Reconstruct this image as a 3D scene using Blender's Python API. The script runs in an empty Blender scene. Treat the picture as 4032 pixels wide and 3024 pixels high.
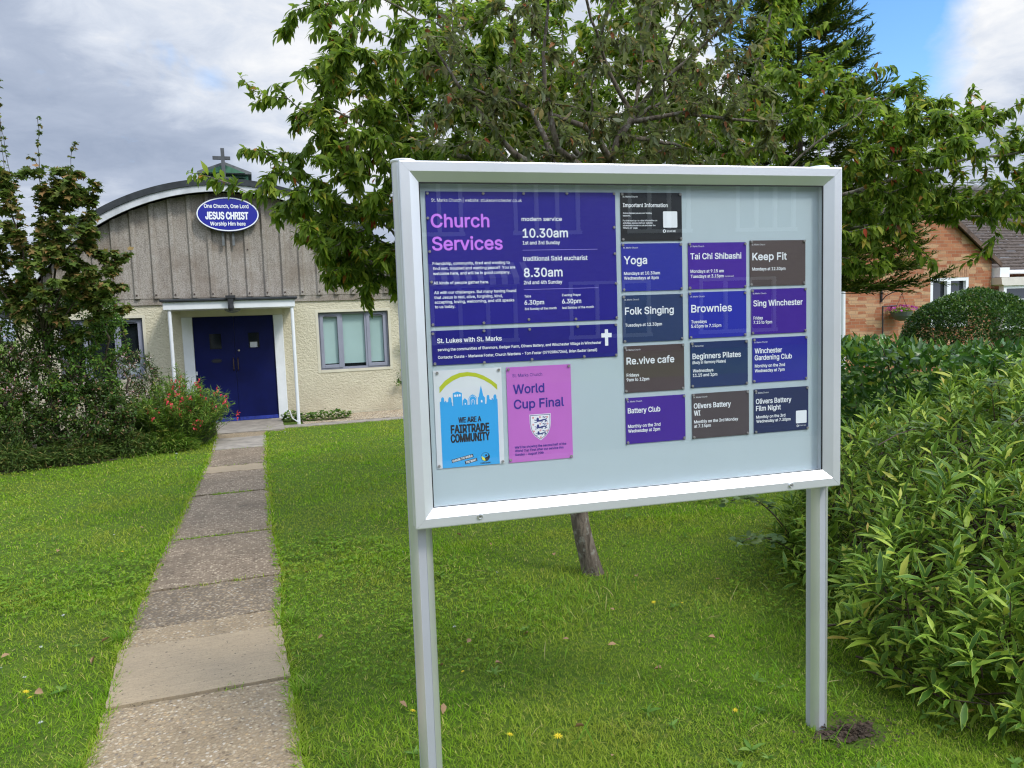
import bpy, math, random, os
import numpy as np
from mathutils import Vector, Matrix, Euler
rng = np.random.default_rng(7); random.seed(7)
sc = bpy.context.scene
COL = sc.collection

# ---------------------------------------------------------------- camera, sky, sun, exposure
cam_d = bpy.data.cameras.new('camera'); cam = bpy.data.objects.new('camera', cam_d); COL.objects.link(cam)
_r = Vector((0.94593785, -0.32229725, -0.03641519)); _u = Vector((0.06209546, 0.06975674, 0.99562953)); _f = Vector((0.31834845, 0.94406487, -0.08599874))
M4 = Matrix((( _r.x, _u.x, -_f.x, 0), (_r.y, _u.y, -_f.y, 0), (_r.z, _u.z, -_f.z, 1.5311), (0, 0, 0, 1)))
cam.matrix_world = M4
cam_d.sensor_fit = 'HORIZONTAL'; cam_d.sensor_width = 36.0; cam_d.lens = 2989.8374 / 4032 * 36.0
cam_d.clip_start = 0.05; cam_d.clip_end = 2000
sc.camera = cam
SUN_AZ, SUN_EL = math.radians(146), math.radians(47)
sun_d = bpy.data.lights.new('sun', 'SUN'); sun_d.energy = 2.2; sun_d.angle = math.radians(11); sun_d.color = (1.0, 0.95, 0.87)
sun = bpy.data.objects.new('sun', sun_d); COL.objects.link(sun)
sdir = Vector((math.sin(SUN_AZ) * math.cos(SUN_EL), math.cos(SUN_AZ) * math.cos(SUN_EL), math.sin(SUN_EL)))
sun.rotation_euler = sdir.to_track_quat('Z', 'Y').to_euler(); sun.location = (0, 0, 30)
sc.view_settings.view_transform = 'Standard'; sc.view_settings.look = 'None'
sc.view_settings.exposure = 0.0; sc.view_settings.gamma = 1.0; sc.view_settings.use_curve_mapping = False
sc.render.engine = 'CYCLES'
cy = sc.cycles
cy.use_denoising = True; cy.pixel_filter_type = 'BLACKMAN_HARRIS'; cy.filter_width = 1.2; cy.use_adaptive_sampling = False
try: cy.denoiser = 'OPENIMAGEDENOISE'; cy.denoising_input_passes = 'RGB_ALBEDO_NORMAL'; cy.denoising_prefilter = 'ACCURATE'
except Exception: pass
cy.max_bounces = 6; cy.diffuse_bounces = 3; cy.glossy_bounces = 3; cy.transmission_bounces = 4; cy.transparent_max_bounces = 8
cy.sample_clamp_indirect = 6.0

class NT:
    """small node-tree helper"""
    def __init__(s, tree): s.t = tree; s.t.nodes.clear()
    def n(s, typ, ins=None, **kw):
        nd = s.t.nodes.new(typ)
        for k, v in kw.items(): setattr(nd, k, v)
        for k, v in (ins or {}).items():
            sk = nd.inputs[k]
            if isinstance(v, bpy.types.NodeSocket): s.t.links.new(v, sk)
            else:
                if sk.type == 'RGBA' and hasattr(v, '__len__') and len(v) == 3: v = (*v, 1)
                sk.default_value = v
        return nd
    def math(s, op, a, b=None, c=None, clamp=False):
        ins = {0: a}
        if b is not None: ins[1] = b
        if c is not None: ins[2] = c
        return s.n('ShaderNodeMath', ins, operation=op, use_clamp=clamp).outputs[0]
    def mix(s, f, a, b, blend='MIX'):
        nd = s.n('ShaderNodeMix', None, data_type='RGBA', blend_type=blend)
        for k, v in ((0, f), (6, a), (7, b)):
            sk = nd.inputs[k]
            if isinstance(v, bpy.types.NodeSocket): s.t.links.new(v, sk)
            else: sk.default_value = (*v, 1) if hasattr(v, '__len__') and len(v) == 3 else v
        return nd.outputs[2]
    def ramp(s, fac, stops, interp='LINEAR'):
        nd = s.n('ShaderNodeValToRGB', {0: fac}); cr = nd.color_ramp; cr.interpolation = interp
        while len(cr.elements) > 1: cr.elements.remove(cr.elements[-1])
        for i, (p, c) in enumerate(stops):
            e = cr.elements[0] if i == 0 else cr.elements.new(p)
            e.position = p; e.color = (*c, 1) if hasattr(c, '__len__') else (c, c, c, 1)
        return nd.outputs[0]
    def noise(s, vec, scale, detail=4, rough=.55, dist=0.0):
        return s.n('ShaderNodeTexNoise', {'Vector': vec, 'Scale': scale, 'Detail': detail, 'Roughness': rough, 'Distortion': dist}).outputs[0]
    def maprange(s, v, a, b, c=0., d=1.):
        return s.n('ShaderNodeMapRange', {0: v, 1: a, 2: b, 3: c, 4: d}).outputs[0]

world = bpy.data.worlds.new('World'); sc.world = world; world.use_nodes = True
w = NT(world.node_tree)
tc = w.n('ShaderNodeTexCoord').outputs['Generated']
sky = w.n('ShaderNodeTexSky', sky_type='NISHITA', sun_disc=False, sun_elevation=SUN_EL, sun_rotation=SUN_AZ, altitude=50, air_density=1.0, dust_density=0.6, ozone_density=2.5)
sep = w.n('ShaderNodeSeparateXYZ', {0: tc})
zc = w.math('ADD', w.math('MAXIMUM', sep.outputs[2], 0.0), 0.22)
flat = w.n('ShaderNodeCombineXYZ', {0: w.math('DIVIDE', sep.outputs[0], zc), 1: w.math('DIVIDE', sep.outputs[1], zc), 2: 3.3}).outputs[0]
n_cov = w.noise(flat, 1.15, 9, .55, .25)
n_sh = w.noise(w.n('ShaderNodeVectorMath', {0: flat, 1: (7.3, 2.1, 0.4)}, operation='ADD').outputs[0], 1.3, 8, .52, .2)
def toward(dv, lo, hi):
    d = w.n('ShaderNodeVectorMath', {0: tc, 1: Vector(dv).normalized()}, operation='DOT_PRODUCT').outputs['Value']
    return w.maprange(d, lo, hi)
gap = w.math('MAXIMUM', toward((0.664, 0.692, 0.285), 0.9925, 0.9996), toward((0.625, 0.70, 0.345), 0.990, 0.9992))   # the break in the cloud over the neighbour's garden
gap2 = w.math('MAXIMUM', toward((0.60, 0.69, 0.41), 0.985, 0.999), toward((0.54, 0.77, 0.36), 0.994, 0.9995))
n_fine = w.noise(tc, 11, 8, .62, .5)
cov = w.math('SUBTRACT', w.math('SUBTRACT', w.math('ADD', n_cov, 0.28), w.math('MULTIPLY', gap, 0.44)), w.math('MULTIPLY', gap2, 0.34))
cov = w.math('ADD', cov, w.math('MULTIPLY', w.math('SUBTRACT', n_fine, .5), .34))
mask = w.ramp(cov, [(0.36, 0.0), (0.47, 0.40), (0.62, 1.0)])
bright = w.math('ADD', w.math('ADD', n_sh, w.math('MULTIPLY', toward((0.735, 0.62, 0.28), 0.985, 0.999), .13)), w.math('MULTIPLY', toward((0.25, 0.86, 0.40), 0.86, 1.0), 0.17))
bright = w.math('ADD', bright, w.math('MULTIPLY', w.math('SUBTRACT', w.noise(flat, 5.5, 9, .62, .4), .5), .42))
bright = w.math('SUBTRACT', bright, w.math('MULTIPLY', toward((-0.30, 0.90, 0.25), 0.90, 1.0), 0.08))
cloud = w.ramp(bright, [(0.30, (0.36, 0.43, 0.57)), (0.47, (0.47, 0.54, 0.68)), (0.60, (0.70, 0.76, 0.87)), (0.75, (.97, .98, 1.0))])
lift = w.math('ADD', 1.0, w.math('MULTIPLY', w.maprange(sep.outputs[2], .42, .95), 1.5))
lift = w.math('ADD', lift, w.math('MULTIPLY', toward(sdir, .25, .95), 2.2))              # added brightness in unseen cloud overhead and round the sun, to light the scene
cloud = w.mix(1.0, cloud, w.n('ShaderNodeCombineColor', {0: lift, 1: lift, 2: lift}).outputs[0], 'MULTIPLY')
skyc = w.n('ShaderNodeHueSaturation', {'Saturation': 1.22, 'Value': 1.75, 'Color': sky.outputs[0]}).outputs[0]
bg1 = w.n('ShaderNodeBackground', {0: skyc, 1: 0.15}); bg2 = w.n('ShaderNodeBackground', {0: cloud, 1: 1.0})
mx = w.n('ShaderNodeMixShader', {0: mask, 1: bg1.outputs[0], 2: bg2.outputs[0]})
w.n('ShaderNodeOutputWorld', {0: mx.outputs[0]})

# ---------------------------------------------------------------- object helpers
def obj(name, me, parent=None, mat=None, loc=None, label=None):
    o = bpy.data.objects.new(name, me); COL.objects.link(o)
    if mat is not None and me is not None:
        if isinstance(mat, (list, tuple)):
            for m in mat: me.materials.append(m)
        elif not me.materials: me.materials.append(mat)
    if parent is not None: o.parent = parent
    if loc is not None: o.location = loc
    if label: o['label'] = label
    return o
def thing(name, label, cat, loc=(0, 0, 0), rot=(0, 0, 0), group=None):
    o = bpy.data.objects.new(name, None); COL.objects.link(o); o.empty_display_size = .2
    o.location = loc; o.rotation_euler = rot; tag(o, label, cat, group); return o
def tag(o, label, cat, group=None):
    o['label'] = label; o['category'] = cat
    if group: o['group'] = group
    return o
def kind(o, k, label=None):
    o['kind'] = k
    if label: o['label'] = label
    return o
class MB:
    def __init__(s): s.v = []; s.f = []; s.m = []
    def add(s, vs, fs, mi=0):
        b = len(s.v); s.v += [tuple(p) for p in vs]; s.f += [tuple(i + b for i in f) for f in fs]; s.m += [mi] * len(fs); return s
    def box(s, x0, x1, y0, y1, z0, z1, mi=0):
        return s.add([(x0,y0,z0),(x1,y0,z0),(x1,y1,z0),(x0,y1,z0),(x0,y0,z1),(x1,y0,z1),(x1,y1,z1),(x0,y1,z1)],
                     [(0,3,2,1),(4,5,6,7),(0,1,5,4),(1,2,6,5),(2,3,7,6),(3,0,4,7)], mi)
    def prism(s, pts, y0, y1, mi=0):
        """outline in x,z (counter-clockwise seen from -y) extruded in y"""
        n = len(pts); V = [(x, y0, z) for x, z in pts] + [(x, y1, z) for x, z in pts]
        F = [tuple(range(n)), tuple(range(2*n-1, n-1, -1))] + [(i, i + n, (i+1) % n + n, (i+1) % n) for i in range(n)]
        return s.add(V, F, mi)
    def flat(s, pts, y, mi=0):
        return s.add([(x, y, z) for x, z in pts], [tuple(range(len(pts)))], mi)
    def poly(s, pts, z, mi=0):
        return s.add([(x, y, z) for x, y in pts], [tuple(range(len(pts)))], mi)
    def tube(s, P, R, n=8, cap=True, mi=0):
        P = [Vector(p) for p in P]; R = R if hasattr(R, '__len__') else [R] * len(P)
        up = Vector((0.3, 0.2, 1)); V = []
        for i, p in enumerate(P):
            d = (P[min(i+1, len(P)-1)] - P[max(i-1, 0)]).normalized()
            a = d.cross(up)
            if a.length < .1: a = d.cross(Vector((1, 0, 0)))
            a.normalize(); b = d.cross(a)
            V += [p + (a * math.cos(t) + b * math.sin(t)) * R[i] for t in [2*math.pi*k/n for k in range(n)]]
        F = []
        for i in range(len(P) - 1):
            for k in range(n): F.append((i*n+k, i*n+(k+1) % n, (i+1)*n+(k+1) % n, (i+1)*n+k))
        if cap: F += [tuple(range(n-1, -1, -1)), tuple(range((len(P)-1)*n, len(P)*n))]
        return s.add(V, F, mi)
    def lathe(s, prof, c=(0, 0, 0), n=24, axis='z', mi=0):
        V = []; 
        for r, h in prof:
            for k in range(n):
                t = 2*math.pi*k/n; a, b = r*math.cos(t), r*math.sin(t)
                V.append({'z': (c[0]+a, c[1]+b, c[2]+h), 'y': (c[0]+a, c[1]+h, c[2]+b)}[axis])
        F = []
        for i in range(len(prof)-1):
            for k in range(n):
                q = (i*n+k, i*n+(k+1) % n, (i+1)*n+(k+1) % n, (i+1)*n+k); F.append(q if axis == 'z' else q[::-1])
        t = tuple(range((len(prof)-1)*n, len(prof)*n)); b = tuple(range(n-1, -1, -1))
        F += [t, b] if axis == 'z' else [t[::-1], b[::-1]]
        return s.add(V, F, mi)
    def mesh(s, name, smooth=False):
        me = bpy.data.meshes.new(name); me.from_pydata(s.v, [], s.f); me.update()
        if any(s.m): me.polygons.foreach_set('material_index', s.m)
        if smooth: me.shade_smooth()
        return me
    def build(s, name, mat=None, parent=None, smooth=False, bevel=0, loc=None, label=None, angle=None):
        o = obj(name, s.mesh(name, smooth), parent, mat, loc, label)
        if bevel:
            b = o.modifiers.new('bevel', 'BEVEL'); b.width = bevel; b.segments = 2; b.limit_method = 'ANGLE'; b.angle_limit = math.radians(35)
            b.harden_normals = False
        return o
def mesh_np(name, V, loops, starts, attr=None, smooth=False):
    me = bpy.data.meshes.new(name)
    V = np.ascontiguousarray(V, np.float32); loops = np.ascontiguousarray(loops, np.int32); starts = np.ascontiguousarray(starts, np.int32)
    me.vertices.add(len(V)); me.vertices.foreach_set('co', V.ravel())
    me.loops.add(len(loops)); me.loops.foreach_set('vertex_index', loops)
    me.polygons.add(len(starts)); me.polygons.foreach_set('loop_start', starts)
    if attr is not None:
        for k, a in attr.items():
            at = me.attributes.new(k, 'FLOAT', 'POINT'); at.data.foreach_set('value', np.ascontiguousarray(a, np.float32))
    me.update(calc_edges=True)
    if smooth: me.shade_smooth()
    return me

# ---------------------------------------------------------------- materials
def mat(name, color, rough=.6, metal=0.0, vary=0.0, vscale=6.0, bump=0.0, bscale=60.0, bdist=.004, spec=.5, vary2=None):
    m = bpy.data.materials.new(name); m.use_nodes = True; t = NT(m.node_tree)
    oc = t.n('ShaderNodeTexCoord').outputs['Object']
    c = color
    p = t.n('ShaderNodeBsdfPrincipled', {'Roughness': rough, 'Metallic': metal, 'Specular IOR Level': spec})
    if vary:
        n1 = t.noise(oc, vscale, 6, .6)
        lo = tuple(x * (1 - vary) for x in color); hi = tuple(min(1, x * (1 + vary)) for x in color)
        if vary2: lo = vary2
        c = t.ramp(n1, [(.3, lo), (.7, hi)])
        t.t.links.new(c, p.inputs['Base Color'])
    else: p.inputs['Base Color'].default_value = (*color, 1)
    if bump:
        b = t.n('ShaderNodeBump', {'Strength': bump, 'Distance': bdist, 'Height': t.noise(oc, bscale, 5, .6)})
        t.t.links.new(b.outputs[0], p.inputs['Normal'])
    t.n('ShaderNodeOutputMaterial', {0: p.outputs[0]})
    return m
def leafmat(name, cols, back=None, trans=.3, rough=.45, edge=None, patch=None, spec=.4):
    """foliage: a colour per leaf (random per island), optional pale leaf margin, paler underside, light passing through"""
    m = bpy.data.materials.new(name); m.use_nodes = True; t = NT(m.node_tree)
    g = t.n('ShaderNodeNewGeometry')
    rnd = g.outputs['Random Per Island']
    c = t.ramp(rnd, cols)
    if patch:
        oc = t.n('ShaderNodeTexCoord').outputs['Object']
        n1 = t.noise(oc, patch[0], 4, .6); c = t.mix(t.math('MULTIPLY', t.maprange(n1, .38, .66), patch[2]), c, patch[1])
    if edge:
        e = t.n('ShaderNodeAttribute', attribute_name='edge').outputs['Fac']
        c = t.mix(t.maprange(e, edge[1], 1.0), c, edge[0])
    if back:
        c = t.mix(t.math('MULTIPLY', g.outputs['Backfacing'], back[1]), c, back[0])
    p = t.n('ShaderNodeBsdfPrincipled', {'Base Color': c, 'Roughness': rough, 'Specular IOR Level': spec})
    tr = t.n('ShaderNodeBsdfTranslucent', {0: t.mix(1.0, c, (1.25, 1.35, .7), 'MULTIPLY')})
    mxs = t.n('ShaderNodeMixShader', {0: trans, 1: p.outputs[0], 2: tr.outputs[0]})
    t.n('ShaderNodeOutputMaterial', {0: mxs.outputs[0]})
    return m
def tree_mat(name):
    m = bpy.data.materials.new(name); m.use_nodes = True; return m, NT(m.node_tree)
def finish(t, base, rough, normal=None, metal=0., spec=.22):
    ins = {'Base Color': base, 'Roughness': rough, 'Metallic': metal, 'Specular IOR Level': spec}
    p = t.n('ShaderNodeBsdfPrincipled', ins)
    if normal is not None: t.t.links.new(normal, p.inputs['Normal'])
    t.n('ShaderNodeOutputMaterial', {0: p.outputs[0]})

M = {}
M['white'] = mat('white_paint', (.74, .76, .77), .45, vary=.08, vscale=3, bump=.15, bscale=40)
M['door_blue'] = mat('door_blue_paint', (.002, .0055, .068), .5, vary=.25, vscale=2.5, bump=.06, bscale=25, spec=.2)
M['felt'] = mat('roof_felt', (.030, .034, .037), .9, vary=.35, vscale=9, bump=.5, bscale=120)
M['black'] = mat('black_metal', (.02, .02, .022), .5)
M['grey_frame'] = mat('grey_window_frame', (.27, .28, .34), .4, vary=.06)
M['dark_glass'] = mat('dark_glass', (.012, .016, .02), .05, spec=.6)
M['blind'] = mat('pale_blind_behind_glass', (.33, .46, .44), .25, vary=.07, vscale=1.2, spec=.7)
M['green_paint'] = mat('faded_green_paint', (.05, .16, .09), .7, vary=.4, vscale=8)
M['grey_wood'] = mat('weathered_grey_wood', (.13, .14, .14), .8, vary=.35, vscale=10, bump=.3, bscale=50)
M['slate_wood'] = mat('dark_grey_cross', (.075, .08, .085), .7, vary=.3, vscale=8)
M['alu'] = mat('brushed_anodised_aluminium', (.72, .735, .75), .36, .55, vary=.06, vscale=2.2, bump=.03, bscale=200)
M['alu_post'] = mat('satin_aluminium_post', (.66, .67, .64), .38, .65, vary=.05, vscale=3, bump=.03, bscale=200)
M['alu_slot'] = mat('post_slot_strip', (.50, .51, .56), .45, .3, vary=.06, vscale=3)
M['chrome'] = mat('chrome', (.75, .75, .75), .18, 1.0)
M['pin'] = mat('grey_pin', (.30, .28, .26), .45, .4)
M['backing'] = mat('white_pinboard', (.435, .51, .535), .5, vary=.015, vscale=2)
M['upvc'] = mat('white_upvc', (.78, .79, .80), .3)
M['cream_step'] = mat('concrete_step', (.27, .235, .19), .85, vary=.3, vscale=7, bump=.4, bscale=90)
M['soil'] = mat('brown_soil', (.075, .05, .030), .95, vary=.5, vscale=30, bump=1.0, bscale=80, bdist=.02)
M['bark'] = None
def bark(name, c0, c1, scale, ridged=1.0, lichen=None):
    m, t = tree_mat(name); oc = t.n('ShaderNodeTexCoord').outputs['Object']
    mp = t.n('ShaderNodeMapping', {0: oc, 3: (scale, scale, scale * .28)}).outputs[0]
    a = t.noise(mp, 1.0, 8, .65, .6); c = t.ramp(a, [(.32, c0), (.62, c1)])
    if lichen: c = t.mix(t.maprange(t.noise(oc, scale * .7, 4, .6), .55, .68), c, lichen)
    b = t.n('ShaderNodeBump', {'Strength': ridged, 'Distance': .012, 'Height': a}).outputs[0]
    finish(t, c, .9, b); return m
M['bark_plum'] = bark('rough_grey_brown_bark', (.035, .026, .02), (.19, .155, .12), 38, 1.0, (.26, .25, .21))
M['twig_grey'] = bark('pale_grey_twig_bark', (.08, .066, .056), (.32, .28, .235), 40, .5, (.30, .28, .22))
M['bark_brown'] = bark('brown_bark', (.035, .027, .02), (.12, .095, .07), 40, .6)

# roughcast render on the church walls
m, t = tree_mat('cream_roughcast'); oc = t.n('ShaderNodeTexCoord').outputs['Object']
nz = t.noise(t.n('ShaderNodeMapping', {0: oc, 3: (22, 22, 34)}).outputs[0], 1, 4, .6, .5); nf = t.noise(oc, 75, 3, .5)
hgt = t.math('ADD', t.ramp(nz, [(.35, 0.), (.62, 1.)]), t.math('MULTIPLY', nf, .25))
sepw = t.n('ShaderNodeSeparateXYZ', {0: oc})
dirt = t.math('MULTIPLY', t.noise(oc, 1.6, 5, .6), t.maprange(sepw.outputs[2], 1.1, .1, .55, 1.15))
c = t.mix(t.maprange(dirt, .35, .75), (.60, .55, .40), (.44, .38, .27))
c = t.mix(t.math('MULTIPLY', t.maprange(nf, .35, .6), .25), c, (.66, .61, .47))
finish(t, c, .85, t.n('ShaderNodeBump', {'Strength': .5, 'Distance': .018, 'Height': hgt}).outputs[0]); M['roughcast'] = m
M['cream_plain'] = mat('cream_painted_surround', (.60, .56, .43), .7, vary=.08, vscale=4, bump=.1)

# weathered fibre-cement cladding: streaks that run down from the top
m, t = tree_mat('weathered_cement_cladding'); oc = t.n('ShaderNodeTexCoord').outputs['Object']
st = t.noise(t.n('ShaderNodeMapping', {0: oc, 3: (14, 14, 1.3)}).outputs[0], 1, 7, .65, .3)
sp = t.noise(oc, 60, 6, .7); bl = t.noise(oc, 2.2, 5, .6)
c = t.ramp(st, [(.25, (.15, .125, .10)), (.48, (.285, .25, .205)), (.75, (.39, .35, .295))])
c = t.mix(t.math('MULTIPLY', t.maprange(sp, .45, .62), .55), c, (.47, .44, .40))
c = t.mix(t.math('MULTIPLY', t.maprange(bl, .45, .65), .6), c, (.20, .155, .115))
c = t.mix(t.math('MULTIPLY', t.maprange(sp, .5, .38), .5), c, (.13, .115, .095))
finish(t, c, .92, t.n('ShaderNodeBump', {'Strength': .45, 'Distance': .006, 'Height': sp}).outputs[0]); M['cladding'] = m

# exposed-aggregate path slabs and brushed slabs
def aggregate(name, cols, cell, matrix, stain=.35):
    m, t = tree_mat(name); oc = t.n('ShaderNodeTexCoord').outputs['Object']
    wv = t.n('ShaderNodeVectorMath', {0: oc, 1: t.n('ShaderNodeVectorMath', {0: t.n('ShaderNodeTexNoise', {'Vector': oc, 'Scale': 60.}).outputs[1], 'Scale': .012}, operation='SCALE').outputs[0]}, operation='ADD').outputs[0]
    v = t.n('ShaderNodeTexVoronoi', {'Vector': wv, 'Scale': cell, 'Randomness': 1.0})
    hue = t.n('ShaderNodeSeparateColor', {0: v.outputs['Color']}).outputs[0]
    c = t.ramp(hue, cols)
    gap = t.maprange(v.outputs['Distance'], .38, .62)
    c = t.mix(gap, c, matrix)
    big = t.noise(oc, 2.3, 5, .62)
    c = t.mix(t.math('MULTIPLY', t.maprange(big, .45, .7), stain), c, tuple(x * .45 for x in matrix))
    c = t.mix(t.math('MULTIPLY', t.maprange(t.noise(oc, 9, 4, .6), .55, .7), stain * .8), c, (.045, .036, .027))
    h = t.math('SUBTRACT', 1.0, v.outputs['Distance'])
    finish(t, c, .8, t.n('ShaderNodeBump', {'Strength': .9, 'Distance': .007, 'Height': h}).outputs[0]); return m
warm = [(0., (.15, .11, .07)), (.2, (.37, .285, .18)), (.4, (.27, .205, .135)), (.55, (.46, .375, .25)), (.7, (.20, .165, .125)), (.85, (.40, .28, .15)), (.97, (.48, .42, .33))]
M['agg_warm'] = aggregate('warm_pebble_concrete', warm, 74, (.28, .212, .13), .3)
M['agg_dark'] = aggregate('dark_worn_pebble_concrete', [(p, tuple(x * .85 for x in c)) for p, c in warm], 64, (.16, .125, .088), .5)
grey = [(0., (.10, .066, .042)), (.3, (.26, .20, .135)), (.55, (.175, .13, .09)), (.75, (.36, .285, .195)), (.94, (.44, .36, .25))]
M['agg_grey'] = aggregate('grey_brown_pebble_concrete', grey, 62, (.20, .152, .104), .45)
m, t = tree_mat('brushed_beige_concrete'); oc = t.n('ShaderNodeTexCoord').outputs['Object']
br = t.noise(t.n('ShaderNodeMapping', {0: oc, 3: (7, 105, 1)}).outputs[0], 1, 5, .7, .8); fn = t.noise(oc, 130, 5, .75)
c = t.mix(t.maprange(br, .35, .65), (.305, .235, .148), (.39, .305, .195)); c = t.mix(t.math('MULTIPLY', t.maprange(fn, .47, .62), .6), c, (.22, .17, .115)); c = t.mix(t.math('MULTIPLY', t.maprange(t.noise(oc, 2.6, 5, .65), .45, .7), .35), c, (.23, .185, .13)); c = t.mix(t.math('MULTIPLY', t.maprange(t.noise(oc, 55, 3, .6), .64, .68), .8), c, (.07, .06, .05))
finish(t, c, .85, t.n('ShaderNodeBump', {'Strength': .5, 'Distance': .004, 'Height': t.math('ADD', br, t.math('MULTIPLY', fn, .5))}).outputs[0]); M['brushed'] = m
M['gravel'] = aggregate('pale_gravel', [(0., (.48, .36, .2)), (.4, (.62, .5, .32)), (.7, (.7, .62, .48)), (1., (.4, .32, .22))], 42, (.2, .15, .1), .1)
m, t = tree_mat('lawn_thatch'); oc = t.n('ShaderNodeTexCoord').outputs['Object']
c = t.ramp(t.noise(oc, 28, 7, .7), [(.3, (.035, .07, .006)), (.5, (.085, .15, .012)), (.7, (.17, .18, .04))])
c = t.mix(t.math('MULTIPLY', t.maprange(t.noise(oc, 1.7, 5, .6), .45, .65), .5), c, (.12, .20, .016))
finish(t, c, .95, t.n('ShaderNodeBump', {'Strength': 1.0, 'Distance': .03, 'Height': t.noise(oc, 45, 5, .7)}).outputs[0]); M['lawn'] = m
# brickwork: wall faces lie in x-z
def brick(name, c1, c2, mort, extra):
    m, t = tree_mat(name); oc = t.n('ShaderNodeTexCoord').outputs['Object']; s = t.n('ShaderNodeSeparateXYZ', {0: oc})
    v = t.n('ShaderNodeCombineXYZ', {0: t.math('ADD', s.outputs[0], s.outputs[1]), 1: s.outputs[2], 2: 0.0}).outputs[0]
    b = t.n('ShaderNodeTexBrick', {'Vector': v, 'Color1': c1, 'Color2': c2, 'Mortar': mort, 'Scale': 1.0, 'Mortar Size': .006, 'Mortar Smooth': .3, 'Bias': .0, 'Brick Width': .225, 'Row Height': .075})
    cell = t.n('ShaderNodeTexVoronoi', {'Vector': t.n('ShaderNodeMapping', {0: v, 3: (4.44, 13.3, 1)}).outputs[0], 'Scale': 1.0, 'Randomness': .35})
    k = t.n('ShaderNodeSeparateColor', {0: cell.outputs['Color']}).outputs[1]
    c = t.mix(t.math('MULTIPLY', t.maprange(k, .55, .9), t.math('SUBTRACT', 1.0, b.outputs['Fac'])), b.outputs['Color'], extra)
    c = t.mix(t.math('MULTIPLY', t.maprange(t.noise(oc, 40, 5, .6), .4, .7), .3), c, tuple(x * .6 for x in c1))
    finish(t, c, .85, t.n('ShaderNodeBump', {'Strength': .5, 'Distance': .006, 'Height': t.math('SUBTRACT', 1.0, b.outputs['Fac'])}).outputs[0]); return m
M['brick'] = brick('orange_brick', (.42, .175, .085), (.30, .10, .048), (.34, .23, .145), (.48, .30, .165))
M['brick_dark'] = brick('brown_brick', (.20, .12, .08), (.14, .08, .055), (.18, .14, .11), (.22, .15, .1))
M['tile'] = mat('concrete_roof_tile', (.095, .076, .064), .9, vary=.45, vscale=14, bump=.5, bscale=60, spec=.1, vary2=(.055, .044, .037))
M['fascia_brown'] = mat('brown_bargeboard', (.10, .06, .04), .8, vary=.5, vscale=9)
M['cornice'] = mat('cream_gutter_cornice', (.62, .57, .50), .5, vary=.08)

# ---------------------------------------------------------------- writing
FONT = None
try:
    FONT = bpy.data.fonts.load(os.path.join(bpy.utils.system_resource('DATAFILES'), 'fonts', 'Inter.woff2'))
except Exception: FONT = None
def own_k(body, V, F):
    """draw k and K from three plain strokes (the font's own outlines overlap there)"""
    if 'k' not in body.lower() or not F: return V, F
    par = list(range(len(V)))
    def find(a):
        while par[a] != a: par[a] = par[par[a]]; a = par[a]
        return a
    for f in F:
        for q in f[1:]: par[find(q)] = find(f[0])
    isl = {}
    for f in F: isl.setdefault(find(f[0]), []).append(f)
    cl = []
    for fs in sorted(isl.values(), key=lambda fs: min(V[q, 0] for f in fs for q in f)):
        a, b = min(V[q, 0] for f in fs for q in f), max(V[q, 0] for f in fs for q in f)
        if cl and a < cl[-1][1] - .35 * min(b - a, cl[-1][1] - cl[-1][0]): cl[-1][1] = max(b, cl[-1][1]); cl[-1][2] += fs
        else: cl.append([a, b, list(fs)])
    ch = [c for c in body if c != ' ']
    if len(cl) != len(ch): return V, F
    V2, F2 = [tuple(v) for v in V], []
    for c, (a, b, fs) in zip(ch, cl):
        if c not in 'kK': F2 += fs; continue
        q = [v for f in fs for v in f]; z0, z1 = V[q, 1].min(), V[q, 1].max(); h = z1 - z0; s = .125 * h; t = h if c == 'K' else h * .72; j = .36 * t
        for P in ([(a, z0), (a + s, z0), (a + s, z1), (a, z1)], [(a + s * .9, z0 + j - s * .55), (a + s * .9, z0 + j + s * .85), (b - 1.55 * s, z0 + t), (b - .1 * s, z0 + t)],
                  [(a + s + .20 * (b - a), z0 + j + s * .75), (a + s + .32 * (b - a), z0 + j + s * 1.45), (b, z0), (b - 1.4 * s, z0)]):
            k = len(V2); V2 += P; F2.append((k, k + 1, k + 2, k + 3))
    return np.array(V2), F2
def text_geo(body, cap, width, x, z, bold):
    """text as flat faces; bold strokes are made by laying the same glyphs a hair apart"""
    c = bpy.data.curves.new('t', 'FONT'); c.body = body; c.resolution_u = 3 if cap > .012 else 1
    if FONT: c.font = FONT
    o = bpy.data.objects.new('t', c); COL.objects.link(o)
    dg = bpy.context.evaluated_depsgraph_get(); me = bpy.data.meshes.new_from_object(o.evaluated_get(dg))
    V = np.empty(len(me.vertices) * 3, np.float32); me.vertices.foreach_get('co', V); V = V.reshape(-1, 3)[:, :2].astype(float)
    F = [tuple(p.vertices) for p in me.polygons]
    bpy.data.objects.remove(o); bpy.data.curves.remove(c); bpy.data.meshes.remove(me)
    V, F = own_k(body, V, F)
    e = {'r': 0.0, 'b': .034, 'k': .055}[bold] * cap; x0, x1 = V[:, 0].min(), V[:, 0].max()
    B = np.stack([x + e + (V[:, 0] - x0) / (x1 - x0) * (width - 2 * e), z + V[:, 1] * cap / CAPH], 1)
    if e == 0: dirs = [(0, 0)]
    elif cap > .02: dirs = [(math.cos(a), math.sin(a)) for a in np.linspace(0, 2 * math.pi, 9)[:-1]]
    else: dirs = [(.95, .6), (-.95, .6), (.95, -.6), (-.95, -.6)]
    VV, FF = [], []
    for k, (a, b) in enumerate(dirs):
        VV.append(np.concatenate([B + np.array([a, b]) * e, np.full((len(B), 1), k * .00004)], 1)); FF += [tuple(q + k * len(B) for q in f) for f in F]
    return np.concatenate(VV), FF
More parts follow.
